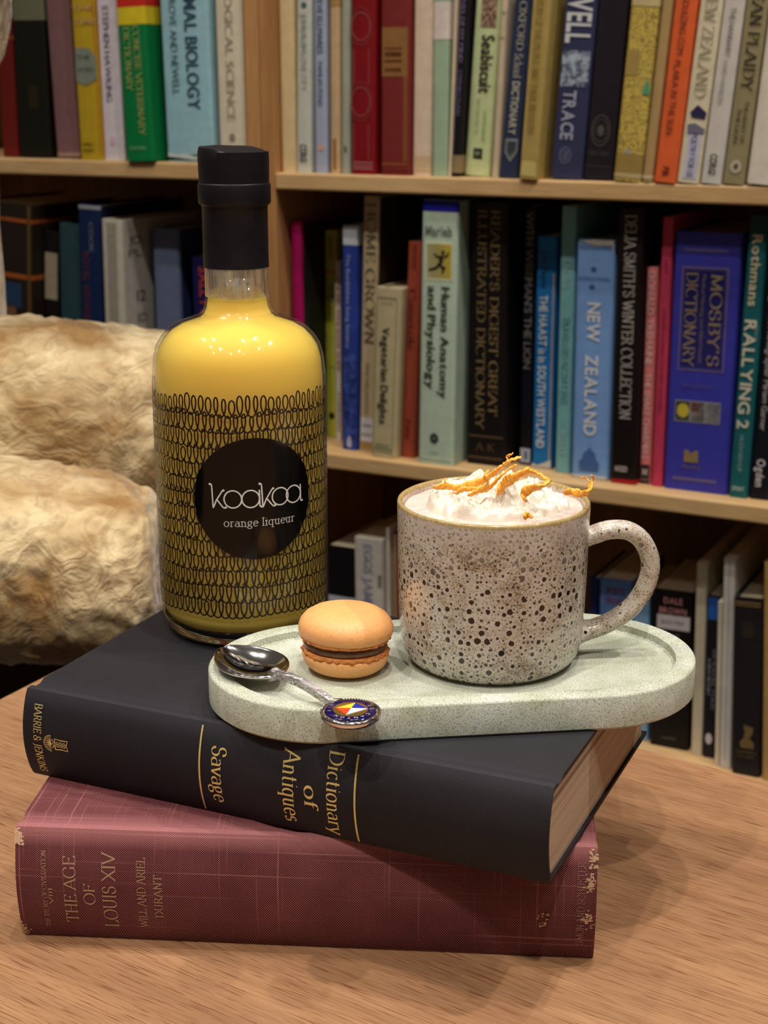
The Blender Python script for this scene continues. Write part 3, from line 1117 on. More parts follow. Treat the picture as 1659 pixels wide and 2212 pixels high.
m_print = ink((22, 16, 12), 0.35)
rnd = random.Random(11)
vs, fs = [], []
rows = 14
circ = 2 * pi * 0.0415
for r_i in range(rows):
    zb = z_(0.2085) - r_i * (0.0966 / (rows - 1)) * 1.0
    nloop = 72
    pts = []
    off = rnd.random()
    hs = [rnd.uniform(0.82, 1.15) for _ in range(nloop + 1)]
    ws = [rnd.uniform(0.85, 1.2) for _ in range(nloop + 1)]
    hs[-1], ws[-1] = hs[0], ws[0]
    pitch = circ / nloop
    for k in range(nloop):
        for q in range(18):
            t = q / 18
            hh = (hs[k] * (1 - t) + hs[(k + 1) % nloop] * t) if abs(t - 0.5) > 0.5 else hs[k]
            A = 0.52 * pitch * ws[k]
            x = (k + off + t) * pitch - circ / 2 + A * sin(2 * pi * t)
            y = zb + 0.0088 * hh * 0.5 * (1 - cos(2 * pi * t)) - 0.0006 + 0.0005 * sin(k * 0.5 + r_i)
            pts.append((x, y))
    pts.append((pts[0][0] + circ, pts[0][1]))
    v2, f2 = [], []
    stroke_quads(pts, 0.00076, v2, f2)
    k0 = len(vs)
    vs += [on_bottle(x, y) for x, y in v2]
    fs += [tuple(i + k0 for i in f) for f in f2]
obj('printed_loop_pattern', (vs, fs), m_print, bot)

# round black label with white lettering
LS, LZ, LR = 0.0058, z_(0.1690), 0.0290
m_lab, nt, b = new_mat('glossy black label')
b.inputs['Base Color'].default_value = rgb((8, 7, 8))
b.inputs['Roughness'].default_value = 0.10
b.inputs['Specular IOR Level'].default_value = 0.3
vs, fs = [on_bottle(LS, LZ, 0.0003)], []
nr, ns_ = 10, 72
for i in range(1, nr + 1):
    for k in range(ns_):
        a = 2 * pi * k / ns_
        vs.append(on_bottle(LS + LR * i / nr * cos(a), LZ + LR * i / nr * sin(a), 0.0003))
for k in range(ns_):
    fs.append((0, 1 + k, 1 + (k + 1) % ns_))
for i in range(nr - 1):
    for k in range(ns_):
        j = (k + 1) % ns_
        fs.append((1 + i * ns_ + k, 1 + (i + 1) * ns_ + k, 1 + (i + 1) * ns_ + j, 1 + i * ns_ + j))
lab = obj('round_label', (vs, fs), m_lab, bot, smooth=True)

m_white = ink((236, 234, 232), 0.5)
vs, fs = [], []


def lab_stroke(pts, w=0.00062):
    v2, f2 = [], []
    stroke_quads([(x * 0.001, y * 0.001) for x, y in pts], w, v2, f2)
    k = len(vs)
    vs.extend(on_bottle(LS + x, LZ + y, 0.0006) for x, y in v2)
    fs.extend(tuple(i + k for i in f) for f in f2)


def lab_dot(x, y, r=0.55):
    k = len(vs)
    vs.extend(on_bottle(LS + (x + r * cos(q * pi / 6)) * 0.001, LZ + (y + r * sin(q * pi / 6)) * 0.001, 0.0006) for q in range(12))
    fs.append(tuple(range(k, k + 12)))


def ring_pts(cx, cy, rx, ry, a0=0, a1=360, m=36):
    return [(cx + rx * cos(radians(a0 + (a1 - a0) * i / m)), cy + ry * sin(radians(a0 + (a1 - a0) * i / m))) for i in range(m + 1)]


BLN = -3.6
for kx in (-19.8, 3.0):
    lab_stroke([(kx - 0.9, BLN + 11.0), (kx - 0.2, BLN + 10.9), (kx, BLN + 9.5), (kx + 0.4, BLN), (kx + 0.6, BLN - 0.4)])
    lab_dot(kx - 0.9, BLN + 11.0)
    lab_stroke([(kx + 0.7, BLN + 0.2), (kx + 2.0, BLN + 3.4), (kx + 4.9, BLN + 8.0), (kx + 5.4, BLN + 8.3)])
    lab_dot(kx + 5.4, BLN + 8.2)
    lab_stroke([(kx + 2.2, BLN + 3.8), (kx + 4.6, BLN + 0.6), (kx + 5.6, BLN - 0.3), (kx + 6.3, BLN)])
    lab_dot(kx + 6.3, BLN + 0.1)
for ox in (-10.2, 11.9):
    lab_stroke(ring_pts(ox, BLN + 4.0, 4.0, 4.1))
for ax in (-2.1, 19.0):
    lab_stroke(ring_pts(ax, BLN + 4.0, 4.0, 4.1, 0, 360))
    lab_stroke([(ax + 4.0, BLN + 8.1), (ax + 4.1, BLN + 4.0), (ax + 4.1, BLN + 0.6), (ax + 4.5, BLN + 0.0), (ax + 5.0, BLN)])
    lab_dot(ax + 5.0, BLN + 0.1, 0.5)
obj('brand_lettering', (vs, fs), m_white, lab)
v2, f2, wd = text2d('orange liqueur', 'r', thick=0.105, thin=0.075, serif=0.26)
ln, cap = 0.0338, 0.00375
obj('small_lettering', mapped(v2, f2, lambda a, bb: on_bottle(LS - 0.0146 + a * ln / wd, LZ - 0.0127 + bb * cap, 0.0006)), ink((196, 194, 192), 0.5), lab)

# ------------------------------------------------------------------ tray
TR = radians(7.0)
te = Vector((cos(TR), sin(TR), 0)); tn = Vector((-te.y, te.x, 0))
TO = Vector((-0.0259, 0.5544, 0)) + te * 0.0635 + tn * 0.0515     # middle of the tray
TZ = BOOK_TOP + 0.0002
TH, TR_R, HALF = 0.0155, 0.0515, 0.0565
RIM = TZ + TH
FLOOR_T = TZ + TH - 0.0042
m_stone, nt, b = new_mat('pale green terrazzo stone')
v = objcoord(nt)
f1 = noise_tex(nt, v, 1500, 2, 0.7)
f2n = noise_tex(nt, v, 60, 4, 0.6)
vo = N(nt, 'ShaderNodeTexVoronoi', i_Scale=620.0)
nt.links.new(v, vo.inputs['Vector'])
r1 = ramp(nt, [(0.34, rgb((138, 140, 130))), (0.46, rgb((196, 200, 190))), (0.66, rgb((210, 215, 205))), (0.74, rgb((236, 238, 230)))])
nt.links.new(f1, r1.inputs[0])
r2 = ramp(nt, [(0.35, rgb((222, 224, 208))), (0.7, (1, 1, 1, 1))])
nt.links.new(f2n, r2.inputs[0])
r3 = ramp(nt, [(0.09, rgb((110, 112, 96))), (0.15, (1, 1, 1, 1))])
nt.links.new(vo.outputs['Distance'], r3.inputs[0])
col = mix(nt, 1.0, r1.outputs[0], r2.outputs[0], 'MULTIPLY')
col = mix(nt, 0.25, col, r3.outputs[0], 'MULTIPLY')
nt.links.new(col, b.inputs['Base Color'])
b.inputs['Roughness'].default_value = 0.75
bump(nt, f1, 0.35, 0.0002, b)


def stadium(half, r_, z, n_=48):
    pts = []
    for i in range(n_ + 1):
        a = -pi / 2 + pi * i / n_
        pts.append((half + r_ * cos(a), r_ * sin(a), z))
    for i in range(n_ + 1):
        a = pi / 2 + pi * i / n_
        pts.append((-half + r_ * cos(a), r_ * sin(a), z))
    return pts


R_ = TR_R
tray = obj('tray', loops_bm([stadium(HALF, R_ - 0.0012, 0.0), stadium(HALF, R_, 0.0012), stadium(HALF, R_, TH - 0.001), stadium(HALF, R_ - 0.0004, TH - 0.0003), stadium(HALF, R_ - 0.001, TH),
                             stadium(HALF, R_ - 0.0080, TH), stadium(HALF, R_ - 0.0086, TH - 0.0004), stadium(HALF, R_ - 0.0090, TH - 0.0034), stadium(HALF, R_ - 0.0100, TH - 0.0042)]), m_stone, angle=35)
tray.location = (TO.x, TO.y, TZ)
tray.rotation_euler = (0, 0, TR)
tag(tray, 'pale green speckled stone oval tray holding the mug, macaron and spoon', 'tray')

# ------------------------------------------------------------------ mug
MX, MY = 0.0478, 0.6235
MZ = FLOOR_T + 0.0002
mug = root('mug', (MX, MY, MZ), (0, 0, 0), 'brown speckled cream stoneware mug of hot chocolate standing on the tray', 'mug')
def mug_glaze(name, unroll):
    m, nt, b = new_mat(name)
    v = objcoord(nt)
    sp = N(nt, 'ShaderNodeSeparateXYZ')
    nt.links.new(v, sp.inputs[0])
    sv = v
    dim = '3D'
    if unroll:
        cb = N(nt, 'ShaderNodeCombineXYZ')
        nt.links.new(math_node(nt, 'MULTIPLY', math_node(nt, 'ARCTAN2', sp.outputs[0], math_node(nt, 'MULTIPLY', sp.outputs[1], -1.0)), 0.042), cb.inputs[0])
        nt.links.new(sp.outputs[2], cb.inputs[1])
        sv = cb.outputs[0]
        dim = '2D'
    wn = N(nt, 'ShaderNodeTexNoise', i_Scale=700.0, i_Detail=2.0)
    nt.links.new(v, wn.inputs['Vector'])
    wv = N(nt, 'ShaderNodeVectorMath', operation='MULTIPLY_ADD')
    nt.links.new(wn.outputs['Color'], wv.inputs[0]); wv.inputs[1].default_value = (0.0009, 0.0009, 0.0009)
    nt.links.new(sv, wv.inputs[2])


    def spots(scale, rmin, rmax, density):
        vo_ = N(nt, 'ShaderNodeTexVoronoi', voronoi_dimensions=dim, i_Scale=scale)
        nt.links.new(wv.outputs[0], vo_.inputs['Vector'])
        sc_ = N(nt, 'ShaderNodeSeparateColor')
        nt.links.new(vo_.outputs['Color'], sc_.inputs[0])
        on = math_node(nt, 'LESS_THAN', sc_.outputs[0], density)
        rad = math_node(nt, 'MULTIPLY_ADD', sc_.outputs[1], rmax - rmin, rmin)
        d = math_node(nt, 'SUBTRACT', rad, vo_.outputs['Distance'])
        s_ = N(nt, 'ShaderNodeMath', operation='MULTIPLY', use_clamp=True)
        nt.links.new(d, s_.inputs[0]); s_.inputs[1].default_value = 16.0
        halo = N(nt, 'ShaderNodeMath', operation='MULTIPLY', use_clamp=True)
        nt.links.new(math_node(nt, 'ADD', d, 0.30), halo.inputs[0]); halo.inputs[1].default_value = 3.0
        return math_node(nt, 'MULTIPLY', s_.outputs[0], on), math_node(nt, 'MULTIPLY', halo.outputs[0], on)


    big_s, big_h = spots(215, 0.10, 0.36, 0.72)
    mid_s, mid_h = spots(400, 0.12, 0.34, 0.85)
    tiny_s, _h = spots(760, 0.16, 0.38, 0.75)
    # large spots gather towards the foot
    low = N(nt, 'ShaderNodeMapRange')
    nt.links.new(math_node(nt, 'MULTIPLY_ADD', noise_tex(nt, v, 45, 2, 0.5), 0.03, sp.outputs[2]), low.inputs[0])
    low.inputs[1].default_value = 0.090; low.inputs[2].default_value = 0.060
    low.inputs[3].default_value = 0.0; low.inputs[4].default_value = 1.0
    cloud = noise_tex(nt, v, 70, 5, 0.65, 0.5)
    grain = noise_tex(nt, v, 1300, 3, 0.7)
    cg = math_node(nt, 'MULTIPLY_ADD', grain, 0.9, math_node(nt, 'MULTIPLY', cloud, 0.8))
    r1 = ramp(nt, [(0.74, rgb((208, 202, 192))), (0.95, rgb((176, 160, 138))), (1.08, rgb((116, 92, 66)))])
    nt.links.new(cg, r1.inputs[0])
    cream_c = rgb((214, 202, 192))
    bigm = math_node(nt, 'MULTIPLY', big_s, low.outputs[0])
    bigh = math_node(nt, 'MULTIPLY', big_h, low.outputs[0])
    col = mix(nt, math_node(nt, 'MULTIPLY', tiny_s, 0.55), r1.outputs[0], rgb((108, 84, 60)))
    col = mix(nt, math_node(nt, 'MULTIPLY', mid_h, 0.35), col, cream_c)
    col = mix(nt, math_node(nt, 'MULTIPLY', mid_s, 0.9), col, rgb((44, 29, 17)))
    col = mix(nt, math_node(nt, 'MULTIPLY', bigh, 0.75), col, cream_c)
    col = mix(nt, bigm, col, rgb((28, 18, 11)))
    # plain pale glaze below an olive lip
    lipn = math_node(nt, 'MULTIPLY_ADD', noise_tex(nt, objcoord(nt, (420, 420, 60)), 1.0, 2, 0.6), 0.0036, sp.outputs[2])
    pale = N(nt, 'ShaderNodeMapRange')
    nt.links.new(math_node(nt, 'MULTIPLY_ADD', cloud, 0.018, sp.outputs[2]), pale.inputs[0])
    pale.inputs[1].default_value = 0.0685; pale.inputs[2].default_value = 0.0790
    col = mix(nt, math_node(nt, 'MULTIPLY', pale.outputs[0], 0.55), col, rgb((192, 178, 168)))
    lip = N(nt, 'ShaderNodeMapRange')
    nt.links.new(lipn, lip.inputs[0])
    lip.inputs[1].default_value = 0.0732; lip.inputs[2].default_value = 0.0742
    lipc = mix(nt, noise_tex(nt, objcoord(nt, (900, 900, 90)), 1.0, 2, 0.6), rgb((128, 104, 58)), rgb((204, 182, 128)))
    col = mix(nt, lip.outputs[0], col, lipc)
    nt.links.new(col, b.inputs['Base Color'])
    b.inputs['Roughness'].default_value = 0.22
    b.inputs['Coat Weight'].default_value = 0.5
    b.inputs['Coat Roughness'].default_value = 0.06
    bump(nt, mid_s, -0.15, 0.0003, b)

    return m


m_mug = mug_glaze('speckled cream stoneware glaze', True)
m_mug_handle = mug_glaze('speckled cream handle glaze', False)
MH = 0.0737
wall_p = [(0.0, 0.0006), (0.030, 0.0006), (0.0325, 0.0), (0.0345, 0.0006), (0.0372, 0.0028), (0.0393, 0.0062), (0.0404, 0.0105), (0.0410, 0.018), (0.0416, 0.040), (0.0419, 0.060), (0.0421, MH - 0.0014), (0.0419, MH - 0.0004), (0.0412, MH),
          (0.0402, MH - 0.0003), (0.0396, MH - 0.0014), (0.0392, MH - 0.010), (0.0385, 0.020), (0.0370, 0.009), (0.033, 0.0055), (0.0, 0.005)]
obj('body', lathe(wall_p, 128), m_mug, mug, smooth=True)
ha = radians(4)
hp = [Vector((x * cos(ha), x * sin(ha), z)) for x, z in ((0.0375, 0.0545), (0.0440, 0.0562), (0.0520, 0.0585), (0.0605, 0.0578), (0.0672, 0.0525), (0.0710, 0.0430), (0.0695, 0.0325), (0.0640, 0.0230), (0.0560, 0.0165), (0.0470, 0.0125), (0.0375, 0.0110))]
hp = smooth_path(hp, 8)


def hr(t):
    e = min(t, 1 - t)
    return 0.0046 + 0.0030 * max(0, 1 - e / 0.10) ** 2


obj('handle', tube_bm(hp, hr, 28, 0.92, 1.12, up=Vector((sin(ha), -cos(ha), 0))), m_mug_handle, mug, smooth=True)

# drink
m_choc, nt, b = new_mat('frothy pink hot chocolate')
f = noise_tex(nt, objcoord(nt), 130, 4, 0.65, 0.8)
r = ramp(nt, [(0.3, rgb((206, 174, 164))), (0.7, rgb((232, 206, 198)))])
nt.links.new(f, r.inputs[0]); nt.links.new(r.outputs[0], b.inputs['Base Color'])
b.inputs['Roughness'].default_value = 0.45
b.inputs['Subsurface Weight'].default_value = 0.3
b.inputs['Subsurface Radius'].default_value = (1, 0.6, 0.5)
b.inputs['Subsurface Scale'].default_value = 0.003
DRZ = MZ + MH - 0.0030


def grid_disc(fn, R0, nr_, na_):
    bm = bmesh.new()
    rows_ = [[bm.verts.new(fn(0, 0))]]
    for i in range(1, nr_ + 1):
        rr = R0 * i / nr_
        rows_.append([bm.verts.new(fn(rr * cos(2 * pi * k / na_), rr * sin(2 * pi * k / na_))) for k in range(na_)])
    for k in range(na_):
        bm.faces.new((rows_[0][0], rows_[1][k], rows_[1][(k + 1) % na_]))
    for i in range(1, nr_):
        for k in range(na_):
            j = (k + 1) % na_
            bm.faces.new((rows_[i][k], rows_[i + 1][k], rows_[i + 1][j], rows_[i][j]))
    return bm, rows_


def froth(x, y):
    rr = hypot(x, y)
    z = 0.0008 * noise.fractal(Vector((x * 60, y * 60, 2)), 1, 2, 3) + 0.0008 * noise.noise(Vector((x * 25, y * 25, 5)))
    z += 0.0012 * max(0, 1 - abs(rr - 0.031 - 0.004 * noise.noise(Vector((x * 40, y * 40, 1)))) / 0.004) * max(0, -y / 0.03)
    if rr > 0.0375:
        z -= (rr - 0.0375) * 0.2
    return (x, y, z)


bm, rows_ = grid_disc(froth, 0.03895, 40, 120)
dk = [bm.verts.new((0.0387 * cos(2 * pi * k / 120), 0.0387 * sin(2 * pi * k / 120), -0.004)) for k in range(120)]
for k in range(120):
    j = (k + 1) % 120
    bm.faces.new((rows_[-1][k], dk[k], dk[j], rows_[-1][j]))
bmesh.ops.recalc_face_normals(bm, faces=bm.faces)
drink = obj('hot_chocolate', bm, m_choc, smooth=True)
drink.location = (MX, MY, DRZ)
tag(drink, 'pale pink frothy hot chocolate filling the speckled mug', 'drink')

m_cream, nt, b = new_mat('whipped cream')
b.inputs['Base Color'].default_value = rgb((226, 219, 204))
b.inputs['Roughness'].default_value = 0.5
b.inputs['Subsurface Weight'].default_value = 0.25
b.inputs['Subsurface Radius'].default_value = (1, 0.8, 0.55)
b.inputs['Subsurface Scale'].default_value = 0.003
fc = noise_tex(nt, objcoord(nt), 420, 3, 0.6)
bump(nt, fc, 0.4, 0.0008, b)


def cream_z(x, y):
    p = Vector((x, y, 0))
    ang = atan2(y, x)
    edge = 0.0325 + 0.0030 * noise.noise(Vector((cos(ang) * 1.6, sin(ang) * 1.6, 3.3))) + 0.0022 * noise.noise(Vector((cos(ang) * 5, sin(ang) * 5, 1.1)))
    rr = hypot(x, y * 1.12)
    t = max(0.0, 1 - (rr / edge) ** 2.6)
    dome = 0.0082 * t ** 0.55 * (1 - 0.25 * (x / 0.036))
    ridge = abs(noise.noise(p * 95 + Vector((0, 0, 4)))) + 0.6 * abs(noise.noise(p * 190 + Vector((3, 0, 1)))) + 0.35 * abs(noise.noise(p * 380))
    return dome + t ** 0.4 * (0.0095 * (ridge - 0.44)) - 0.0035 * (1 - min(1, t * 6))


def cream_pt(x, y):
    j = noise.noise_vector(Vector((x * 120, y * 120, 8))) * 0.0016
    return (x + j.x, y + j.y, cream_z(x, y))


bm, _r = grid_disc(cream_pt, 0.0372, 90, 260)
bmesh.ops.recalc_face_normals(bm, faces=bm.faces)
cream = obj('whipped_cream', bm, m_cream, angle=55)
CRX, CRY = MX + 0.0015, MY + 0.001
cream.location = (CRX, CRY, DRZ + 0.0004)
tag(cream, 'mound of ruffled white whipped cream floating on the hot chocolate', 'cream')

m_zest, nt, b = new_mat('orange peel')
f = noise_tex(nt, objcoord(nt), 700, 3, 0.6)
r = ramp(nt, [(0.35, rgb((244, 154, 36))), (0.65, rgb((255, 198, 84)))])
nt.links.new(f, r.inputs[0]); nt.links.new(r.outputs[0], b.inputs['Base Color'])
b.inputs['Roughness'].default_value = 0.4
b.inputs['Subsurface Weight'].default_value = 0.3
b.inputs['Subsurface Radius'].default_value = (1, 0.5, 0.1)
b.inputs['Subsurface Scale'].default_value = 0.001
bump(nt, f, 0.5, 0.0004, b)


def zest(label, strands):
    """One strip of peel; strands = list of (points (x, z), depth y, width)."""
    main = None
    for pts, y, w_ in strands:
        P = smooth_path([Vector((x, y - 0.007 + 0.0012 * sin(i * 1.7), z + 0.0021)) for i, (x, z) in enumerate(pts)], 7)
        n_ = len(P)
        P = [p + Vector((0, 0, 0.00025 * sin(i * 1.9 + x_)) ) for i, p in enumerate(P) for x_ in (0.3,)]
        rad = lambda t, w_=w_: 1.3 * w_ * (0.45 + 0.55 * min(1, 5 * min(t, 1 - t) + 0.2)) * (1 + 0.18 * sin(t * 21))
        bm_ = tube_bm(P, rad, 10, 0.45, 1.0, up=Vector((0, -0.6, 0.8)), twist=lambda t: 0.9 * sin(t * 5))
        o = obj('orange_zest' if main is None else 'twig', bm_, m_zest, main, smooth=True)
        main = main or o
    tag(main, label, 'orange zest', 'orange zest strips on the cream')
    return main


zest('longest orange zest strand, reaching up highest above the cream with forked tips',
     [(((.0211, .1837), (.0268, .1842), (.0322, .1838), (.0414, .1868), (.0462, .1892), (.0510, .1931), (.0536, .1959), (.0587, .1976)), .624, .0013),
      (((.0534, .1956), (.0529, .1973), (.0552, .1990)), .624, .0006), (((.0536, .1954), (.0550, .1926), (.0581, .1898)), .624, .0004), (((.0263, .1840), (.0263, .1876)), .624, .0005)])
zest('orange zest strand crossing the middle of the cream beside the longest one',
     [(((.0303, .1832), (.0338, .1852), (.0401, .1854), (.0444, .1863), (.0485, .1901), (.0527, .1939), (.0561, .1964)), .615, .0010)])
zest('short crinkled orange zest strand in front, hooked upwards at its end',
     [(((.0353, .1838), (.0398, .1859), (.0437, .1887), (.0423, .1927), (.0438, .1949)), .610, .0009)])
zest('broad curled orange zest strip arching over the top of the cream',
     [(((.0481, .1834), (.0499, .1873), (.0520, .1898), (.0551, .1920), (.0603, .1936), (.0645, .1930), (.0702, .1898)), .612, .0017), (((.0600, .1936), (.0596, .1950), (.0612, .1956)), .612, .0007)])
zest('broad orange zest strip hanging down the front of the cream to the right',
     [(((.0594, .1830), (.0582, .1862), (.0611, .1890), (.0657, .1903), (.0687, .1924)), .603, .0015)])
zest('small forked orange zest lying by the rim near the handle',
     [(((.0764, .1838), (.0803, .1838), (.0841, .1832), (.0872, .1850), (.0879, .1882)), .616, .0013), (((.0876, .1880), (.0891, .1898), (.0878, .1914)), .616, .0004), (((.0879, .1882), (.0860, .1898), (.0836, .1904)), .616, .0003)])
zest('tiny scrap of orange zest at the front foot of the cream',
     [(((.0576, .1788), (.0592, .1800), (.0610, .1790)), .594, .0011)])

# ------------------------------------------------------------------ macaron
AX, AY = -0.0172, 0.6095
mac = root('macaron', (AX, AY, FLOOR_T + 0.0001), (radians(-1.0), radians(1.5), 0), 'orange macaron with brown chocolate filling on the tray left of the mug', 'macaron')
m_shell, nt, b = new_mat('orange macaron shell')
v = objcoord(nt)
f = noise_tex(nt, v, 900, 3, 0.6)
f2n = noise_tex(nt, v, 90, 3, 0.5)
r = ramp(nt, [(0.30, rgb((196, 132, 66))), (0.42, rgb((232, 166, 102))), (0.7, rgb((240, 178, 114)))])
nt.links.new(math_node(nt, 'MULTIPLY_ADD', f2n, 0.3, math_node(nt, 'MULTIPLY', f, 0.75)), r.inputs[0])
nt.links.new(r.outputs[0], b.inputs['Base Color'])
b.inputs['Roughness'].default_value = 0.5
b.inputs['Subsurface Weight'].default_value = 0.15
b.inputs['Subsurface Radius'].default_value = (1, 0.5, 0.2)
b.inputs['Subsurface Scale'].default_value = 0.002
bump(nt, f, 0.12, 0.0003, b)
m_foot, nt, b = new_mat('crumbly macaron foot')
f = noise_tex(nt, objcoord(nt), 900, 4, 0.7)
r = ramp(nt, [(0.35, rgb((196, 108, 44))), (0.65, rgb((236, 156, 84)))])
nt.links.new(f, r.inputs[0]); nt.links.new(r.outputs[0], b.inputs['Base Color'])
b.inputs['Roughness'].default_value = 0.8
bump(nt, f, 0.8, 0.001, b)
m_fill, nt, b = new_mat('chocolate ganache')
f = noise_tex(nt, objcoord(nt), 300, 3, 0.6)
r = ramp(nt, [(0.3, rgb((84, 50, 28))), (0.7, rgb((112, 70, 42)))])
nt.links.new(f, r.inputs[0]); nt.links.new(r.outputs[0], b.inputs['Base Color'])
b.inputs['Roughness'].default_value = 0.35


def lumpy(bm, amp, sc, seed=0.0):
    for vtx in bm.verts:
        k = noise.fractal(vtx.co * sc + Vector((seed, 0, 0)), 1, 2, 3)
        d = Vector((vtx.co.x, vtx.co.y, 0))
        if d.length > 1e-6:
            vtx.co += d.normalized() * k * amp
    return bm


shell_b = [(0.0, 0.0), (0.0110, 0.0), (0.0150, 0.0012), (0.0178, 0.0035), (0.0190, 0.0062), (0.0192, 0.0080), (0.0184, 0.0091)]
obj('bottom_shell', lumpy(lathe(shell_b + [(0.0, 0.0091)], 96), 0.0004, 60, 2), m_shell, mac, smooth=True)
obj('bottom_foot', lumpy(lathe([(0.0, 0.0088), (0.0178, 0.0086), (0.0189, 0.0092), (0.0190, 0.0102), (0.0182, 0.0109), (0.0, 0.0109)], 160), 0.0012, 420, 5), m_foot, mac, smooth=True)
obj('filling', lumpy(lathe([(0.0, 0.0106), (0.0172, 0.0106), (0.0182, 0.0118), (0.0184, 0.0135), (0.0176, 0.0150), (0.0, 0.0150)], 96), 0.0004, 90, 1), m_fill, mac, smooth=True)
obj('top_foot', lumpy(lathe([(0.0, 0.0146), (0.0180, 0.0146), (0.0196, 0.0152), (0.0199, 0.0160), (0.0192, 0.0168), (0.0, 0.0168)], 160), 0.0009, 420, 9), m_foot, mac, smooth=True)
shell_t = [(0.0, 0.0160), (0.0186, 0.0160), (0.0200, 0.0166), (0.0208, 0.0184), (0.0208, 0.0205), (0.0200, 0.0228), (0.0182, 0.0250), (0.0152, 0.0269), (0.0112, 0.0281), (0.0060, 0.0287), (0.0, 0.0289)]
obj('top_shell', lumpy(lathe(shell_t, 96), 0.0003, 50, 4), m_shell, mac, smooth=True)

# ------------------------------------------------------------------ souvenir spoon
m_chrome, nt, b = new_mat('polished silver plate')
b.inputs['Base Color'].default_value = (0.80, 0.79, 0.80, 1)
b.inputs['Metallic'].default_value = 1.0
b.inputs['Roughness'].default_value = 0.09
m_twist, nt, b = new_mat('embossed silver stem')
b.inputs['Base Color'].default_value = (0.78, 0.76, 0.77, 1)
b.inputs['Metallic'].default_value = 1.0
b.inputs['Roughness'].default_value = 0.18
f = noise_tex(nt, objcoord(nt), 700, 3, 0.6, 0.6)
bump(nt, f, 1.0, 0.0012, b)
MC = Vector((-0.0133, 0.5440, RIM + 0.0031))          # middle of the medallion
SB = Vector((-0.0580, 0.5975, RIM + 0.0045))          # middle of the bowl
ax = (SB - MC); ax.z = 0; ax.normalize()
sang = atan2(ax.y, ax.x)
spoon = root('souvenir_spoon', (MC.x, MC.y, MC.z), (0, 0, sang), 'silver souvenir teaspoon with an enamel medallion lying across the front rim of the tray', 'spoon')
DB_ = (SB - MC).length


def bowl_pt(s, t):
    """s 0..1 heel to tip, t -1..1 across; local x runs towards the bowl."""
    Lb, Wb, Db = 0.0405, 0.0152, 0.0062
    x = -Lb / 2 + Lb * s
    wv_ = Wb * (max(0.0, sin(pi * s ** 0.86)) ** 0.62)
    y = wv_ * t
    dep = Db * (max(0.0, sin(pi * s ** 0.9)) ** 0.8) * (1 - abs(t) ** 2.2)
    return (DB_ + x, y, 0.0012 * s - dep + 0.0010)


bm = bmesh.new()
G_ = [[bm.verts.new(bowl_pt(0.012 + 0.976 * i / 40, -1 + 2 * k / 28)) for k in range(29)] for i in range(41)]
for i in range(40):
    for k in range(28):
        bm.faces.new((G_[i][k], G_[i + 1][k], G_[i + 1][k + 1], G_[i][k + 1]))
bmesh.ops.recalc_face_normals(bm, faces=bm.faces)
bowl = obj('bowl', bm, m_chrome, spoon, smooth=True)
sol = bowl.modifiers.new('thickness', 'SOLIDIFY')
sol.thickness = 0.0011
sol.offset = 0.0
sub = bowl.modifiers.new('smooth', 'SUBSURF')
sub.levels = sub.render_levels = 1
x1 = DB_ - 0.0208
stem = smooth_path([Vector((0.0090, 0, 0.0004)), Vector((0.016, 0, 0.0012)), Vector((x1 * 0.6, 0, 0.0026)), Vector((x1 - 0.006, 0, 0.0022)), Vector((x1 + 0.004, 0, 0.0002))], 10)
obj('stem', tube_bm(stem, lambda t: 0.0017 + 0.0012 * max(0, (t - 0.85) / 0.15) + 0.0012 * max(0, (0.12 - t) / 0.12), 4, 1.3, 0.95, twist=lambda t: pi / 4), m_twist, spoon, angle=30)
med = obj('medallion', lathe([(0, -0.0028), (0.0085, -0.0028), (0.0108, -0.0022), (0.0121, -0.0010), (0.0125, 0.0002), (0.0122, 0.0010), (0.0114, 0.0013), (0.0106, 0.0014), (0.0103, 0.0010), (0.0, 0.0010)], 96), m_chrome, spoon, smooth=True)
# beaded edge
vs_b = bmesh.new()
for i in range(64):
    a = 2 * pi * i / 64
    mtx = Matrix.Translation((0.0116 * cos(a), 0.0116 * sin(a), 0.0013))
    bmesh.ops.create_icosphere(vs_b, subdivisions=1, radius=0.00042, matrix=mtx)
obj('beaded_edge', vs_b, m_chrome, med, smooth=True)
m_enam, nt, b = new_mat('dark blue enamel')
b.inputs['Base Color'].default_value = rgb((20, 14, 74)); b.inputs['Roughness'].default_value = 0.12
obj('enamel_ring', lathe([(0.0, 0.0010), (0.0100, 0.0010), (0.0100, 0.0016), (0.0097, 0.0018), (0.0, 0.0018)], 96), m_enam, med, angle=40)
obj('gold_centre', lathe([(0.0, 0.0016), (0.0070, 0.0016), (0.0070, 0.0019), (0.0066, 0.0020), (0.0, 0.0020)], 72), ink((206, 170, 92), 0.3, 0.9), med, angle=40)
Rz = Matrix.Rotation(-sang, 3, 'Z')


def med_pt(dx, dy, z):
    p = Rz @ Vector((dx, dy, 0))
    return (p.x, p.y, z)


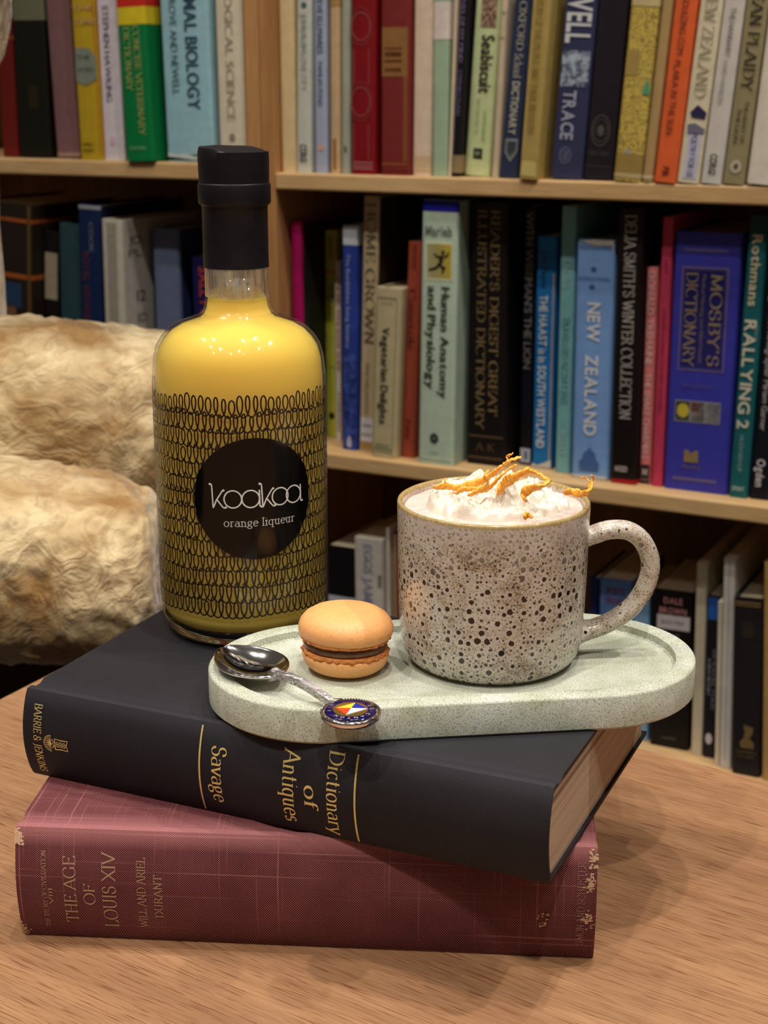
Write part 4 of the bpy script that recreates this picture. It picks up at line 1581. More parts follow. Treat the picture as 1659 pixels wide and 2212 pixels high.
c0 = (0.0003, 0.0003)
Lp, Tp, Rp, Bp_ = (-0.0058, 0.0004), (0.0019, 0.0058), (0.0068, -0.0001), (-0.0016, -0.0062)
for nm, tri, c_ in (('yellow_panel', (Lp, Tp, c0), (244, 214, 60)), ('blue_panel', (Tp, Rp, c0), (36, 52, 160)), ('red_panel', (Lp, c0, Bp_), (218, 74, 40)), ('white_panel', (c0, Rp, Bp_), (236, 232, 240))):
    lo_ = [med_pt(x, y, 0.0019) for x, y in tri]
    hi_ = [med_pt(x, y, 0.00225) for x, y in tri]
    obj(nm, (lo_ + hi_, [(0, 1, 2), (3, 4, 5), (0, 1, 4, 3), (1, 2, 5, 4), (2, 0, 3, 5)]), ink(c_, 0.15), med)
vs, fs = [], []
for ch, deg in (('S', 26), ('.', 13), ('S', 2), ('.', -14), ('C', -34), ('A', -55), ('N', -74), ('T', -93), ('O', -111), ('N', -130), ('I', -170), ('I', -208)):
    g = sans_glyph(ch)
    k = len(vs)
    w_ = (g[2] + g[3]) / 2
    a0 = radians(deg)
    for gx, gy in g[0]:
        u_, v_ = (gx - w_) * 0.0017, (gy - 0.5) * 0.0017
        if ch == '.':
            v_ = (gy - 0.1) * 0.0017
        rr = 0.0085 + v_
        # letter tops point outwards, reading clockwise
        px = rr * cos(a0) + u_ * sin(a0)
        py = rr * sin(a0) - u_ * cos(a0)
        vs.append(med_pt(px, py, 0.0019))
    fs += [tuple(i + k for i in f) for f in g[1]]
obj('ring_lettering', (vs, fs), ink((226, 202, 130), 0.35, 0.2), med)

# ------------------------------------------------------------------ books on the shelves
shelf_book('TL', -0.3957, 0.0243, 0.0200, 0.2350, 0.0200, 'dark red clothbound book at the far left end of the upper left shelf',
           (112, 30, 24), 'hc', [('w', 0.13489, 0.13904, (150, 72, 48))], 0.15, None)
shelf_book('TL', -0.3658, 0.0468, 0.0160, 0.2300, 0.0120, 'blackish green book between the dark red and dusty mauve books',
           (24, 25, 17), 'hc', [('w', 0.15541, 0.23, (112, 116, 90)), ('p', 0.0565, 0.08287, 0.4, 0.7, (46, 36, 22))], 0.15, None)
shelf_book('TL', -0.3082, 0.0348, 0.0140, 0.2150, -0.0220, 'dusty mauve clothbound book left of the mustard yellow one',
           (132, 96, 98), 'hc', [('w', 0.00291, 0.00664, (170, 140, 120))], 0.15, None)
shelf_book('TL', -0.2654, 0.0320, 0.0040, 0.2050, -0.0120, 'mustard yellow book with a grey hexagonal label on its spine',
           (196, 164, 40), 'hc', [('x', 'THE', 0.16648, 0.03039, 0.5, 0.00566, (214, 170, 110), 'b'), ('x', 'TIME', 0.15161, 0.03039, 0.55, 0.00566, (214, 170, 110), 'b'), ('y', [(0.08, 0.12414), (0.72, 0.12263), (0.98, 0.11307), (0.97, 0.08929), (0.45, 0.08216), (0.05, 0.08725)], (138, 148, 132)), ('x', 'THE', 0.11307, 0.01823, 0.42, 0.00566, (50, 58, 52), 's'), ('x', 'WORD', 0.09943, 0.02279, 0.48, 0.00566, (50, 58, 52), 's'), ('x', 'SHELL', 0.01773, 0.01519, 0.4, 0.00309, (90, 75, 20), 'b'), ('x', 'BOOKS', 0.01094, 0.01519, 0.4, 0.00309, (90, 75, 20), 'b'), ('p', 0.00466, 0.17536, 0.96, 1.0, (200, 110, 40))], 0.15, None)
shelf_book('TL', -0.2326, 0.0297, 0.0060, 0.2100, -0.0058, 'white paperback with thin lettering beside the bright green dictionary',
           (226, 217, 226), 'pb', [('p', 0.00416, 0.2094, 0, 0.07, (214, 120, 70)), ('t', 'STEPHEN HAWKING', 0.11681, 0.1039, 0.42, 0.00832, (110, 96, 130), 's'), ('o', 0.02127, 0.45, 0.00306, 0.0046, (240, 190, 205), 0.0)], 0.15, None)
shelf_book('TL', -0.1941, 0.0384, -0.0040, 0.2000, -0.0286, 'green dictionary with red and yellow bands across the top',
           (8, 124, 66), 'hc', [('w', 0.16498, 0.2, (208, 48, 36)), ('w', 0.14654, 0.16498, (228, 204, 44)), ('t', 'CONCISE VETERINARY', 0.08689, 0.11638, 0.66, 0.00844, (186, 192, 110), 'r'), ('t', 'DICTIONARY', 0.11057, 0.06707, 0.32, 0.00844, (186, 192, 110), 'r'), ('x', 'OXFORD', 0.01444, 0.02259, 0.46, 0.00403, (150, 200, 140), 's')], 0.15, None)
shelf_book('TL', -0.1445, 0.0627, 0.0060, 0.2200, -0.0157, 'pale blue textbook with large dark capitals and a ragged lower edge',
           (160, 204, 218), 'hc', [('t', 'ANIMAL BIOLOGY', 0.12997, 0.14763, 0.64, 0.0163, (52, 88, 112), 'b'), ('t', 'GROVE AND NEWELL', 0.12678, 0.10843, 0.27, 0.00941, (70, 104, 122), 's'), ('w', 0.00177, 0.00787, (26, 52, 34)), ('y', [(0.03, 0.0104), (0.2, 0.00787), (0.4, 0.00888), (0.6, 0.00584), (0.78, 0.00482), (0.97, 0.00787), (0.97, 0.00635), (0.6, 0.00228), (0.03, 0.00584)], (214, 228, 226))], 0.15, None)
shelf_book('TL', -0.0745, 0.0349, 0.0060, 0.2150, -0.0056, 'cream textbook with faint spaced grey capitals, beside the wooden upright',
           (228, 218, 194), 'hc', [('t', 'BIOLOGICAL SCIENCE', 0.1275, 0.16545, 0.5, 0.01048, (176, 166, 146), 's'), ('o', 0.02752, 0.5, 0.00392, 0.00441, (158, 148, 130), 0.0)], 0.15, None)
shelf_book('TR', 0.0008, 0.0188, 0.0120, 0.2000, -0.0034, 'plain cream clothbound book first to the right of the wooden upright',
           (224, 200, 152), 'hc', [], 0.15, None)
shelf_book('TR', 0.0214, 0.0173, 0.0100, 0.2000, 0.0186, 'pale grey paperback with a rounded foot, second from the upright',
           (205, 208, 196), 'pb', [('t', 'JOHN RUSH', 0.14351, 0.03804, 0.5, 0.00691, (140, 150, 150), 's'), ('t', 'LOVE CITY', 0.10404, 0.03717, 0.5, 0.00691, (160, 166, 164), 's'), ('t', 'CORGI', 0.02028, 0.01842, 0.5, 0.00864, (60, 70, 62), 'b'), ('o', 0.17081, 0.5, 0.00336, 0.00288, (70, 110, 110), 0.0)], 0.15, None)
shelf_book('TR', 0.0444, 0.0142, 0.0100, 0.2000, 0.0051, 'slim lavender blue paperback with dark lettering near the upright',
           (170, 180, 206), 'pb', [('t', 'STEVE ELLMARES', 0.15363, 0.06247, 0.5, 0.00712, (66, 72, 104), 's'), ('t', 'FAMILIES POND', 0.09147, 0.04509, 0.5, 0.00569, (66, 72, 104), 's'), ('o', 0.02695, 0.5, 0.00333, 0.00381, (226, 178, 150), 0.0)], 0.15, None)
shelf_book('TR', 0.0626, 0.0118, 0.0100, 0.2000, 0.0051, 'narrow tan book with a worn brown streak',
           (206, 176, 136), 'hc', [('p', 0.0042, 0.03583, 0.35, 0.65, (160, 112, 62)), ('w', 0.16895, 0.2, (178, 140, 90))], 0.15, None)
shelf_book('TR', 0.0761, 0.0106, 0.0100, 0.2000, 0.0090, 'thin grey green book immediately left of the red gilt tooled volume',
           (172, 178, 162), 'hc', [('o', 0.02556, 0.5, 0.00189, 0.00331, (110, 112, 100), 0.0)], 0.15, None)
shelf_book('TR', 0.0906, 0.0281, 0.0060, 0.2000, 0.0068, 'bright red volume tooled with pale circles and frames',
           (134, 20, 26), 'hc', [('o', 0.14822, 0.4, 0.01126, 0.01408, (168, 92, 92), 0.00094), ('o', 0.14822, 0.4, 0.01314, 0.01877, (150, 70, 70), 0.0007), ('o', 0.07381, 0.4, 0.01126, 0.01502, (168, 92, 92), 0.00094), ('o', 0.07381, 0.4, 0.01314, 0.01971, (150, 70, 70), 0.0007), ('p', 0.09145, 0.12547, 0.1, 0.12, (160, 90, 90)), ('p', 0.09145, 0.12547, 0.72, 0.74, (160, 90, 90)), ('p', 0.01502, 0.05138, 0.1, 0.12, (160, 90, 90)), ('p', 0.01502, 0.05138, 0.72, 0.74, (160, 90, 90)), ('p', 0.01145, 0.01264, 0.05, 0.9, (180, 120, 120)), ('p', 0.00811, 0.00931, 0.05, 0.9, (180, 120, 120)), ('p', 0.00525, 0.00645, 0.05, 0.9, (180, 120, 120))], 0.15, None)
shelf_book('TR', 0.1253, 0.0330, 0.0060, 0.2150, 0.0007, 'maroon volume with a dull gold title block beside the red one',
           (128, 46, 44), 'hc', [('p', 0.09869, 0.14671, 0.04, 0.98, (150, 106, 62)), ('p', 0.12507, 0.12688, 0.12, 0.75, (118, 52, 40)), ('p', 0.11782, 0.1228, 0.15, 0.72, (122, 60, 44)), ('p', 0.11237, 0.11509, 0.12, 0.75, (118, 52, 40)), ('p', 0.10326, 0.10691, 0.15, 0.72, (122, 60, 44)), ('p', 0.01334, 0.09869, 0.8, 0.98, (140, 84, 52)), ('p', 0.01004, 0.0124, 0.05, 0.95, (146, 84, 52)), ('w', 0.00343, 0.0058, (110, 36, 34))], 0.15, None)
shelf_book('TR', 0.1591, 0.0218, 0.0120, 0.2000, 0.0068, 'plain pinkish cream book right of the maroon volume',
           (228, 206, 182), 'hc', [('w', 0.00391, 0.01937, (212, 186, 148))], 0.15, None)
shelf_book('TR', 0.1834, 0.0168, 0.0100, 0.2250, -0.0014, 'sage green book with a pale upper half',
           (166, 192, 162), 'pb', [('w', 0.13428, 0.17006, (228, 216, 208)), ('w', 0.17006, 0.225, (160, 188, 160))], 0.15, None)
shelf_book('TR', 0.2012, 0.0030, 0.0100, 0.1900, 0.0284, 'very thin cream paperback leaning against the sage green book',
           (226, 208, 180), 'pb', [], 0.15, None)
shelf_book('TR', 0.2051, 0.0082, 0.0100, 0.1900, 0.0424, 'thin black paperback with violet lettering left of the pale green one',
           (26, 23, 30), 'pb', [('t', 'LIVES OF MY MIND', 0.14409, 0.06377, 0.5, 0.00411, (142, 126, 176), 's'), ('t', 'STEPHEN DUNN', 0.0826, 0.04406, 0.5, 0.00411, (120, 106, 156), 's'), ('w', 0.00382, 0.02133, (150, 130, 100))], 0.15, None)
shelf_book('TR', 0.2142, 0.0278, 0.0220, 0.2000, 0.0580, 'pale green paperback with a small picture above its dark title',
           (208, 222, 168), 'pb', [('p', 0.14477, 0.19816, 0.25, 0.85, lambda: speckle_mat('small photograph', (52, 30, 26), (206, 170, 140), 260)), ('t', 'Seabiscuit', 0.10996, 0.05547, 0.6, 0.01392, (38, 46, 38), 'b'), ('t', 'THE TRUE STORY OF', 0.05995, 0.03551, 0.36, 0.00445, (180, 194, 140), 's'), ('t', 'LAURA HILLENBRAND', 0.05039, 0.03107, 0.66, 0.00445, (180, 194, 140), 's'), ('p', 0.01688, 0.02749, 0.3, 0.66, (44, 52, 42)), ('x', 'NY', 0.02242, 0.00529, 0.48, 0.00411, (200, 212, 164), 'b')], 0.15, None)
shelf_book('TR', 0.2489, 0.0071, 0.0120, 0.2000, 0.0391, 'narrow beige book squeezed left of the navy school dictionary',
           (218, 200, 172), 'hc', [('x', '35', 0.15852, 0.00405, 0.5, 0.0027, (90, 80, 66), 's'), ('x', '12', 0.13507, 0.00405, 0.5, 0.0027, (90, 80, 66), 's')], 0.15, None)
shelf_book('TR', 0.2579, 0.0201, 0.0100, 0.2000, 0.0748, 'navy school dictionary with cream capitals and a shield',
           (48, 58, 88), 'pb', [('t', 'THE OXFORD', 0.15752, 0.06972, 0.5, 0.00723, (196, 196, 178), 'r'), ('t', 'School', 0.10777, 0.02279, 0.5, 0.00843, (196, 196, 178), 'r'), ('t', 'DICTIONARY', 0.06752, 0.05067, 0.5, 0.00803, (204, 204, 186), 'b'), ('y', [(0.2, 0.0377), (0.85, 0.03859), (0.85, 0.02509), (0.52, 0.01514), (0.2, 0.02419)], (140, 148, 150)), ('y', [(0.28, 0.035), (0.77, 0.0359), (0.77, 0.02599), (0.52, 0.01876), (0.28, 0.02509)], (48, 58, 88)), ('p', 0.02915, 0.0305, 0.25, 0.8, (140, 148, 150)), ('p', 0.02057, 0.0359, 0.49, 0.55, (140, 148, 150))], 0.15, None)
shelf_book('TR', 0.2844, 0.0197, -0.0030, 0.2100, 0.0584, 'ochre gilt history volume standing slightly proud of the shelf',
           (178, 154, 88), 'hc', [('t', 'HISTORY OF THE PEOPLE', 0.14325, 0.06816, 0.45, 0.00669, (140, 114, 62), 'r'), ('t', 'AND THEIR INDUSTRY', 0.0747, 0.06376, 0.45, 0.00669, (140, 114, 62), 'r'), ('p', 0.0193, 0.2094, 0.1, 0.14, (206, 186, 118)), ('p', 0.0193, 0.2094, 0.86, 0.9, (206, 186, 118)), ('p', 0.00277, 0.01708, 0.1, 0.9, (206, 188, 116))], 0.15, None)
shelf_book('TR', 0.3132, 0.0320, 0.0100, 0.2050, 0.0599, 'indigo thriller with a huge white name and silver title',
           (54, 58, 92), 'pb', [('t', 'HOWELL', 0.16769, 0.07931, 0.52, 0.02557, (222, 226, 232), 'b'), ('p', 0.08751, 0.12118, 0.06, 0.94, lambda: speckle_mat('misty photograph', (52, 62, 96), (178, 194, 210), 110)), ('t', 'TRACE', 0.0608, 0.04647, 0.42, 0.01342, (172, 178, 198), 'b'), ('o', 0.0225, 0.42, 0.00616, 0.00792, (120, 124, 150), 0.00088), ('t', 'MW', 0.02205, 0.00978, 0.42, 0.00799, (120, 124, 150), 's')], 0.15, None)
shelf_book('TR', 0.3469, 0.0295, 0.0120, 0.2050, 0.0561, 'near black volume stamped with a dull oval crest',
           (36, 31, 40), 'pb', [('o', 0.04672, 0.46, 0.0096, 0.01483, (92, 88, 82), 0.00109), ('o', 0.04672, 0.46, 0.00698, 0.01091, (84, 80, 76), 0.00087), ('o', 0.04672, 0.46, 0.00349, 0.00524, (92, 88, 82), 0.0), ('x', 'OXFORD', 0.0248, 0.02016, 0.46, 0.00393, (84, 80, 78), 'r'), ('p', 0.01245, 0.01333, 0.05, 0.95, (70, 64, 64))], 0.15, None)
shelf_book('TR', 0.3814, 0.0278, 0.0000, 0.2050, 0.0645, 'yellow floral clothbound book with a worn tan foot and green ribbon',
           floral_mat, 'hc', [('p', 0.09754, 0.12019, 0.02, 0.5, (172, 146, 82)), ('w', 0.00768, 0.02588, (164, 136, 74)), ('w', 0.00333, 0.00855, (198, 176, 128)), ('o', 0.02761, 0.45, 0.00257, 0.00257, (170, 170, 176), 0.0), ('y', [(0.86, 0.0967), (0.99, 0.08488), (0.97, 0.08065), (0.72, 0.08149)], (84, 170, 132)), ('w', 0.16, 0.205, (206, 190, 140))], 0.15, None)
shelf_book('TR', 0.4101, 0.0105, 0.0000, 0.2050, 0.0714, 'thin worn tan cloth book right of the yellow floral one',
           (184, 154, 104), 'hc', [('w', 0.0032, 0.00665, (216, 196, 154))], 0.15, None)
shelf_book('TR', 0.4224, 0.0212, -0.0010, 0.2000, 0.0738, 'bright orange paperback with dark thin lettering',
           (234, 106, 56), 'pb', [('t', 'GOULDING COM', 0.14255, 0.05231, 0.5, 0.00637, (110, 48, 36), 's'), ('t', 'PLARA IN THE SUN', 0.07798, 0.06692, 0.45, 0.00637, (110, 48, 36), 's'), ('t', 'PB', 0.01087, 0.00771, 0.5, 0.00637, (110, 40, 30), 'b')], 0.15, None)
shelf_book('TR', 0.4446, 0.0211, 0.0000, 0.2000, 0.0818, 'cream paperback with grey serif title and a dark triangle',
           (228, 218, 186), 'pb', [('t', 'NEW ZEALAND', 0.12681, 0.09717, 0.52, 0.01054, (182, 172, 146), 'r'), ('y', [(0.2, 0.06406), (0.5, 0.07156), (0.95, 0.06489), (0.9, 0.05904), (0.3, 0.05988)], (44, 42, 82)), ('p', 0.00412, 0.04898, 0.25, 0.85, (204, 204, 226)), ('y', [(0.15, 0.05318), (0.5, 0.05485), (0.98, 0.04982), (0.9, 0.04562), (0.2, 0.04478)], (120, 120, 140)), ('t', 'POETRY FOR US', 0.02572, 0.0398, 0.55, 0.0059, (76, 80, 116), 's')], 0.15, None)
shelf_book('TR', 0.4675, 0.0193, 0.0000, 0.2000, 0.0774, 'off white paperback with small grey lettering, left of the olive one',
           (218, 212, 204), 'pb', [('t', 'THE HANNABY', 0.13575, 0.04284, 0.5, 0.00541, (120, 120, 128), 's'), ('t', 'YARD HANSON', 0.09218, 0.03941, 0.45, 0.00464, (160, 158, 160), 's'), ('t', 'CORGI', 0.01819, 0.01855, 0.5, 0.00696, (70, 70, 66), 'b')], 0.15, None)
shelf_book('TR', 0.4882, 0.0204, 0.0000, 0.2000, 0.0753, 'olive paperback with big dark serif capitals near the right end',
           (156, 146, 108), 'pb', [('t', 'JEAN PLAIDY', 0.12991, 0.09012, 0.52, 0.01019, (56, 52, 38), 'r'), ('t', 'THE HEART OF', 0.05643, 0.03718, 0.64, 0.00408, (70, 64, 48), 's'), ('t', 'THE LION', 0.05273, 0.03144, 0.34, 0.00408, (70, 64, 48), 's'), ('o', 0.01613, 0.52, 0.00539, 0.00622, (202, 194, 172), 0.0), ('o', 0.01613, 0.52, 0.00207, 0.0029, (80, 70, 60), 0.0)], 0.15, None)
shelf_book('TR', 0.5106, 0.0336, -0.0010, 0.2000, 0.0699, 'thick white book at the right end of the upper right shelf',
           (232, 224, 208), 'hc', [], 0.15, None)
shelf_book('ML', -0.4404, 0.0834, 0.0000, 0.2497, 0.0729, 'dark brown book with orange bands at the left end above the armchair',
           (40, 30, 24), 'hc', [('w', 0.22814, 0.2326, (156, 80, 34)), ('w', 0.16048, 0.16618, (160, 84, 34)), ('p', 0.12488, 0.15476, 0.1, 0.8, (38, 64, 96)), ('p', 0.10169, 0.12777, 0.2, 0.7, (120, 82, 60)), ('p', 0.06654, 0.2491, 0.92, 0.98, (96, 76, 34))], 0.16, None)
shelf_book('ML', -0.3560, 0.0233, 0.0200, 0.2171, 0.0729, 'black book with a torn cream patch low on its spine',
           (24, 20, 20), 'hc', [('p', 0.13559, 0.1921, 0.1, 0.95, (160, 150, 124))], 0.15, None)
shelf_book('ML', -0.3210, 0.0322, 0.0120, 0.2282, 0.0472, 'dark teal book between the black and navy ones',
           (42, 70, 76), 'hc', [], 0.15, None)
shelf_book('ML', -0.2833, 0.0316, 0.0060, 0.2520, 0.0314, 'navy book with dull red lettering, tallest beside the grey white volume',
           (22, 38, 78), 'hc', [('t', 'ROYAL VOYAGES', 0.1543, 0.08564, 0.35, 0.00947, (112, 52, 54), 's'), ('w', 0.2473, 0.25196, (150, 155, 165)), ('t', 'COOK', 0.2147, 0.03517, 0.62, 0.00631, (120, 130, 150), 's')], 0.17, (16, 30, 64))
shelf_book('ML', -0.2454, 0.0289, 0.0040, 0.2368, 0.0207, 'grey white hardback whose front cover shows black figures 12',
           (196, 190, 178), 'hc', [('p', 0.08087, 0.23276, 0.28, 0.74, (158, 150, 136)), ('t', 'MILESTONES OF SCIENCE', 0.17195, 0.11524, 0.5, 0.00521, (196, 190, 178), 's'), ('c', 'JO.', 0.012, 0.03, 0.21246, 0.01023, (60, 56, 52)), ('c', 'PL', 0.012, 0.026, 0.19741, 0.01023, (60, 56, 52)), ('c', '12', 0.026, 0.018, 0.14631, 0.01364, (50, 46, 44)), ('c', 'ED', 0.026, 0.018, 0.11987, 0.01137, (50, 46, 44))], 0.16, (190, 186, 178))
shelf_book('ML', -0.2033, 0.0376, 0.0500, 0.2247, 0.0060, 'slate blue book set back behind the grey white hardback',
           (104, 116, 148), 'hc', [], 0.13, (48, 60, 110))
shelf_book('ML', -0.1455, 0.0345, 0.0500, 0.1937, -0.0093, 'navy book with red lettering partly behind the black bottle cap',
           (26, 26, 84), 'pb', [('t', 'SALLY RIVERS', 0.13209, 0.10107, 0.5, 0.01381, (200, 70, 60), 'b')], 0.14, None)
shelf_book('MR', 0.0033, 0.0141, 0.0237, 0.2515, 0.0029, 'magenta book with a dark floral cover beside the bottle neck',
           (176, 18, 96), 'hc', [], 0.17, (44, 48, 36))
shelf_book('MR', 0.0183, 0.0157, 0.0737, 0.2383, 0.0029, 'yellow book with brown bands set back behind the bottle shoulder',
           (194, 184, 64), 'pb', [('t', 'BEES', 0.21827, 0.02495, 0.5, 0.00627, (120, 104, 40), 's'), ('w', 0.19009, 0.19376, (200, 130, 60)), ('p', 0.15844, 0.17958, 0.1, 0.9, (178, 176, 96)), ('x', 'OF', 0.17326, 0.00596, 0.5, 0.00384, (96, 96, 60), 's'), ('x', 'HONEY', 0.16374, 0.01043, 0.5, 0.00384, (96, 96, 60), 's'), ('w', 0.11788, 0.11895, (150, 150, 50)), ('w', 0.08221, 0.08329, (150, 150, 50)), ('w', -0.00266, 0.15738, (204, 206, 76)), ('o', 0.02515, 0.5, 0.00384, 0.00439, (40, 44, 24), 0.0)], 0.1, None)
shelf_book('MR', 0.0372, 0.0080, 0.0623, 0.2064, 0.0015, 'thin white booklet with red lettering left of the blue paperback',
           (220, 210, 194), 'pb', [('t', 'THE RED WINE BOOK GUIDE', 0.13446, 0.10567, 0.6, 0.00399, (176, 70, 62), 's'), ('t', 'A COMPANION', 0.03413, 0.04641, 0.6, 0.00319, (100, 90, 80), 's')], 0.1, None)
shelf_book('MR', 0.0667, 0.0184, 0.0253, 0.2494, 0.0087, 'royal blue paperback with a white top and foot emblem',
           (46, 68, 158), 'pb', [('w', 0.22853, 0.2494, (206, 216, 230)), ('p', 0.00807, 0.11102, 0.05, 0.95, lambda: speckle_mat('night blue photograph', (30, 44, 116), (66, 92, 180), 120)), ('t', 'The Bumblebee Song Society', 0.1671, 0.10387, 0.4, 0.00479, (170, 186, 224), 's'), ('y', [(0.3, 0.00538), (0.36, 0.01343), (0.5, 0.01718), (0.62, 0.01182), (0.66, 0.00431), (0.48, 0.00215)], (190, 196, 224))], 0.14, None)
shelf_book('MR', 0.0877, 0.0188, 0.0260, 0.2812, 0.0252, 'tall tan book with large spaced serif capitals',
           (192, 174, 138), 'pb', [('t', 'HOME GROWN', 0.19813, 0.15224, 0.52, 0.01091, (112, 100, 78), 'r'), ('t', 'DENIS WELLINGTON', 0.07264, 0.05748, 0.45, 0.00489, (140, 128, 100), 's'), ('p', 0.01154, 0.03809, 0.08, 0.95, (208, 206, 212)), ('x', '581', 0.03015, 0.01072, 0.5, 0.00316, (110, 110, 120), 's'), ('x', '1000', 0.01953, 0.01251, 0.5, 0.00316, (110, 110, 120), 's'), ('p', 0.00246, 0.01048, 0.1, 0.9, (164, 134, 84))], 0.16, (52, 44, 34))
shelf_book('MR', 0.1106, 0.0305, 0.0105, 0.1863, 0.0359, 'short tan cookbook with a bold dark title standing in front',
           (192, 178, 140), 'hc', [('p', 0.17469, 0.17718, 0.08, 0.86, (150, 144, 112)), ('p', 0.00299, 0.1732, 0.06, 0.09, (140, 140, 112)), ('p', 0.00299, 0.1732, 0.84, 0.87, (140, 140, 112)), ('x', 'JACK SANTA', 0.1707, 0.01448, 0.46, 0.00311, (128, 120, 94), 's'), ('t', 'Vegetarian Delights', 0.09089, 0.10655, 0.46, 0.00915, (42, 54, 38), 'b'), ('x', 'EDINBURGH', 0.01353, 0.01738, 0.46, 0.00311, (112, 124, 98), 'b'), ('p', 0.00827, 0.00985, 0.08, 0.86, (112, 124, 98)), ('p', 0.00458, 0.00616, 0.08, 0.86, (130, 136, 110))], 0.13, None)
shelf_book('MR', 0.1422, 0.0160, 0.0219, 0.2357, 0.0346, 'brick red slim book left of the pale green anatomy textbook',
           (160, 72, 52), 'pb', [('t', 'Casserole', 0.15353, 0.06404, 0.45, 0.00671, (96, 32, 26), 'r'), ('t', 'MARY NORWAK', 0.21995, 0.02543, 0.5, 0.00479, (120, 48, 36), 's'), ('t', 'PAN', 0.03268, 0.02084, 0.45, 0.00575, (110, 42, 30), 's')], 0.14, None)
shelf_book('MR', 0.1703, 0.0411, 0.0076, 0.2809, 0.0101, 'pale green anatomy textbook with a yellow square of a black running figure',
           (190, 210, 190), 'hc', [('w', 0.26945, 0.28087, (24, 26, 150)), ('x', 'Marieb', 0.24997, 0.03043, 0.48, 0.0102, (110, 128, 116), 'b'), ('p', 0.19852, 0.23803, 0.13, 0.88, (222, 222, 180)), ('p', 0.20046, 0.23612, 0.16, 0.85, (232, 206, 66)), ('y', [(0.574, 0.22899), (0.6154, 0.23041), (0.6568, 0.22899), (0.6568, 0.22613), (0.6154, 0.22471), (0.574, 0.22613)], (34, 32, 24)), ('y', [(0.5464, 0.22471), (0.6292, 0.22399), (0.6154, 0.21829), (0.574, 0.21472), (0.505, 0.21615), (0.505, 0.22043)], (34, 32, 24)), ('y', [(0.505, 0.21757), (0.5602, 0.21472), (0.436, 0.20973), (0.229, 0.20759), (0.2152, 0.20973), (0.4084, 0.21258)], (34, 32, 24)), ('y', [(0.5326, 0.21686), (0.5878, 0.21401), (0.6844, 0.2133), (0.6844, 0.21044), (0.6154, 0.20545), (0.574, 0.20545), (0.6016, 0.21044), (0.5188, 0.21258)], (34, 32, 24)), ('y', [(0.5464, 0.22399), (0.5326, 0.22114), (0.436, 0.22185), (0.3532, 0.22542), (0.367, 0.22685), (0.4498, 0.22435)], (34, 32, 24)), ('y', [(0.6154, 0.22328), (0.643, 0.22185), (0.7396, 0.22328), (0.7948, 0.22756), (0.7672, 0.22827), (0.712, 0.22542)], (34, 32, 24)), ('t', 'Human Anatomy', 0.1329, 0.1186, 0.71, 0.00986, (46, 60, 46), 'b'), ('t', 'and Physiology', 0.13745, 0.1095, 0.33, 0.00986, (46, 60, 46), 'b'), ('o', 0.0287, 0.46, 0.0051, 0.00561, (48, 58, 50), 0.0), ('o', 0.0287, 0.46, 0.00179, 0.00204, (190, 210, 190), 0.0), ('x', 'CUMMINGS', 0.01272, 0.0117, 0.46, 0.00204, (110, 130, 118), 's'), ('p', 0.00392, 0.00495, 0.05, 0.95, (140, 164, 142))], 0.16, (162, 182, 166))
shelf_book('MR', 0.2183, 0.0436, 0.0300, 0.2790, -0.0035, 'tall black dictionary with dull gold serif capitals in two lines',
           (22, 16, 17), 'hc', [('t', "READER'S DIGEST GREAT", 0.16352, 0.21574, 0.68, 0.00959, (150, 124, 82), 'r'), ('t', 'ILLUSTRATED DICTIONARY', 0.15587, 0.23104, 0.34, 0.00959, (140, 116, 78), 'r'), ('p', 0.03063, 0.03216, 0.05, 0.95, (96, 78, 56)), ('x', 'A-K', 0.01984, 0.02072, 0.5, 0.00815, (96, 78, 56), 'r'), ('p', 0.00694, 0.00849, 0.05, 0.95, (96, 78, 56))], 0.17, None)
shelf_book('MR', 0.2713, 0.0140, 0.0502, 0.2747, -0.0042, 'narrow black book with grey condensed capitals and a white foot label',
           (15, 17, 26), 'pb', [('t', "WITH WISEMAN'S THE LION", 0.18711, 0.16375, 0.5, 0.0084, (132, 128, 128), 's'), ('p', 0.00294, 0.01835, 0.1, 0.95, (176, 186, 206)), ('p', 0.00603, 0.01528, 0.4, 0.7, (110, 140, 190))], 0.13, None)
shelf_book('MR', 0.2884, 0.0218, 0.0451, 0.2456, -0.0042, 'bright blue book with white capitals and a worn white foot',
           (26, 118, 190), 'pb', [('t', 'Julia Payne', 0.21222, 0.04006, 0.42, 0.0074, (20, 58, 104), 's'), ('t', 'THE HAAST is in SOUTH WESTLAND', 0.10363, 0.16269, 0.42, 0.00914, (220, 232, 240), 'b'), ('p', 0.00241, 0.20751, 0.84, 1.0, (160, 152, 150)), ('y', [(0.0, 0.00497), (0.3, 0.00292), (0.7, 0.00701), (0.98, 0.01007), (0.98, 0.00088), (0.0, 0.0006)], (218, 216, 212)), ('y', [(0.05, 0.24562), (0.5, 0.24562), (0.95, 0.24562), (0.9, 0.24562), (0.4, 0.24562)], (214, 214, 214))], 0.14, None)
shelf_book('MR', 0.3185, 0.0161, 0.0356, 0.2777, -0.0066, 'thin pale teal paperback left of the light blue book',
           (124, 184, 188), 'pb', [('t', 'TRAVELLERS NZ DAY END', 0.11989, 0.09123, 0.5, 0.00807, (96, 156, 164), 's'), ('t', 'BENT', 0.03182, 0.02748, 0.5, 0.00646, (170, 214, 214), 's'), ('t', 'JAMES', 0.20959, 0.02919, 0.5, 0.00646, (170, 214, 214), 's')], 0.14, None)
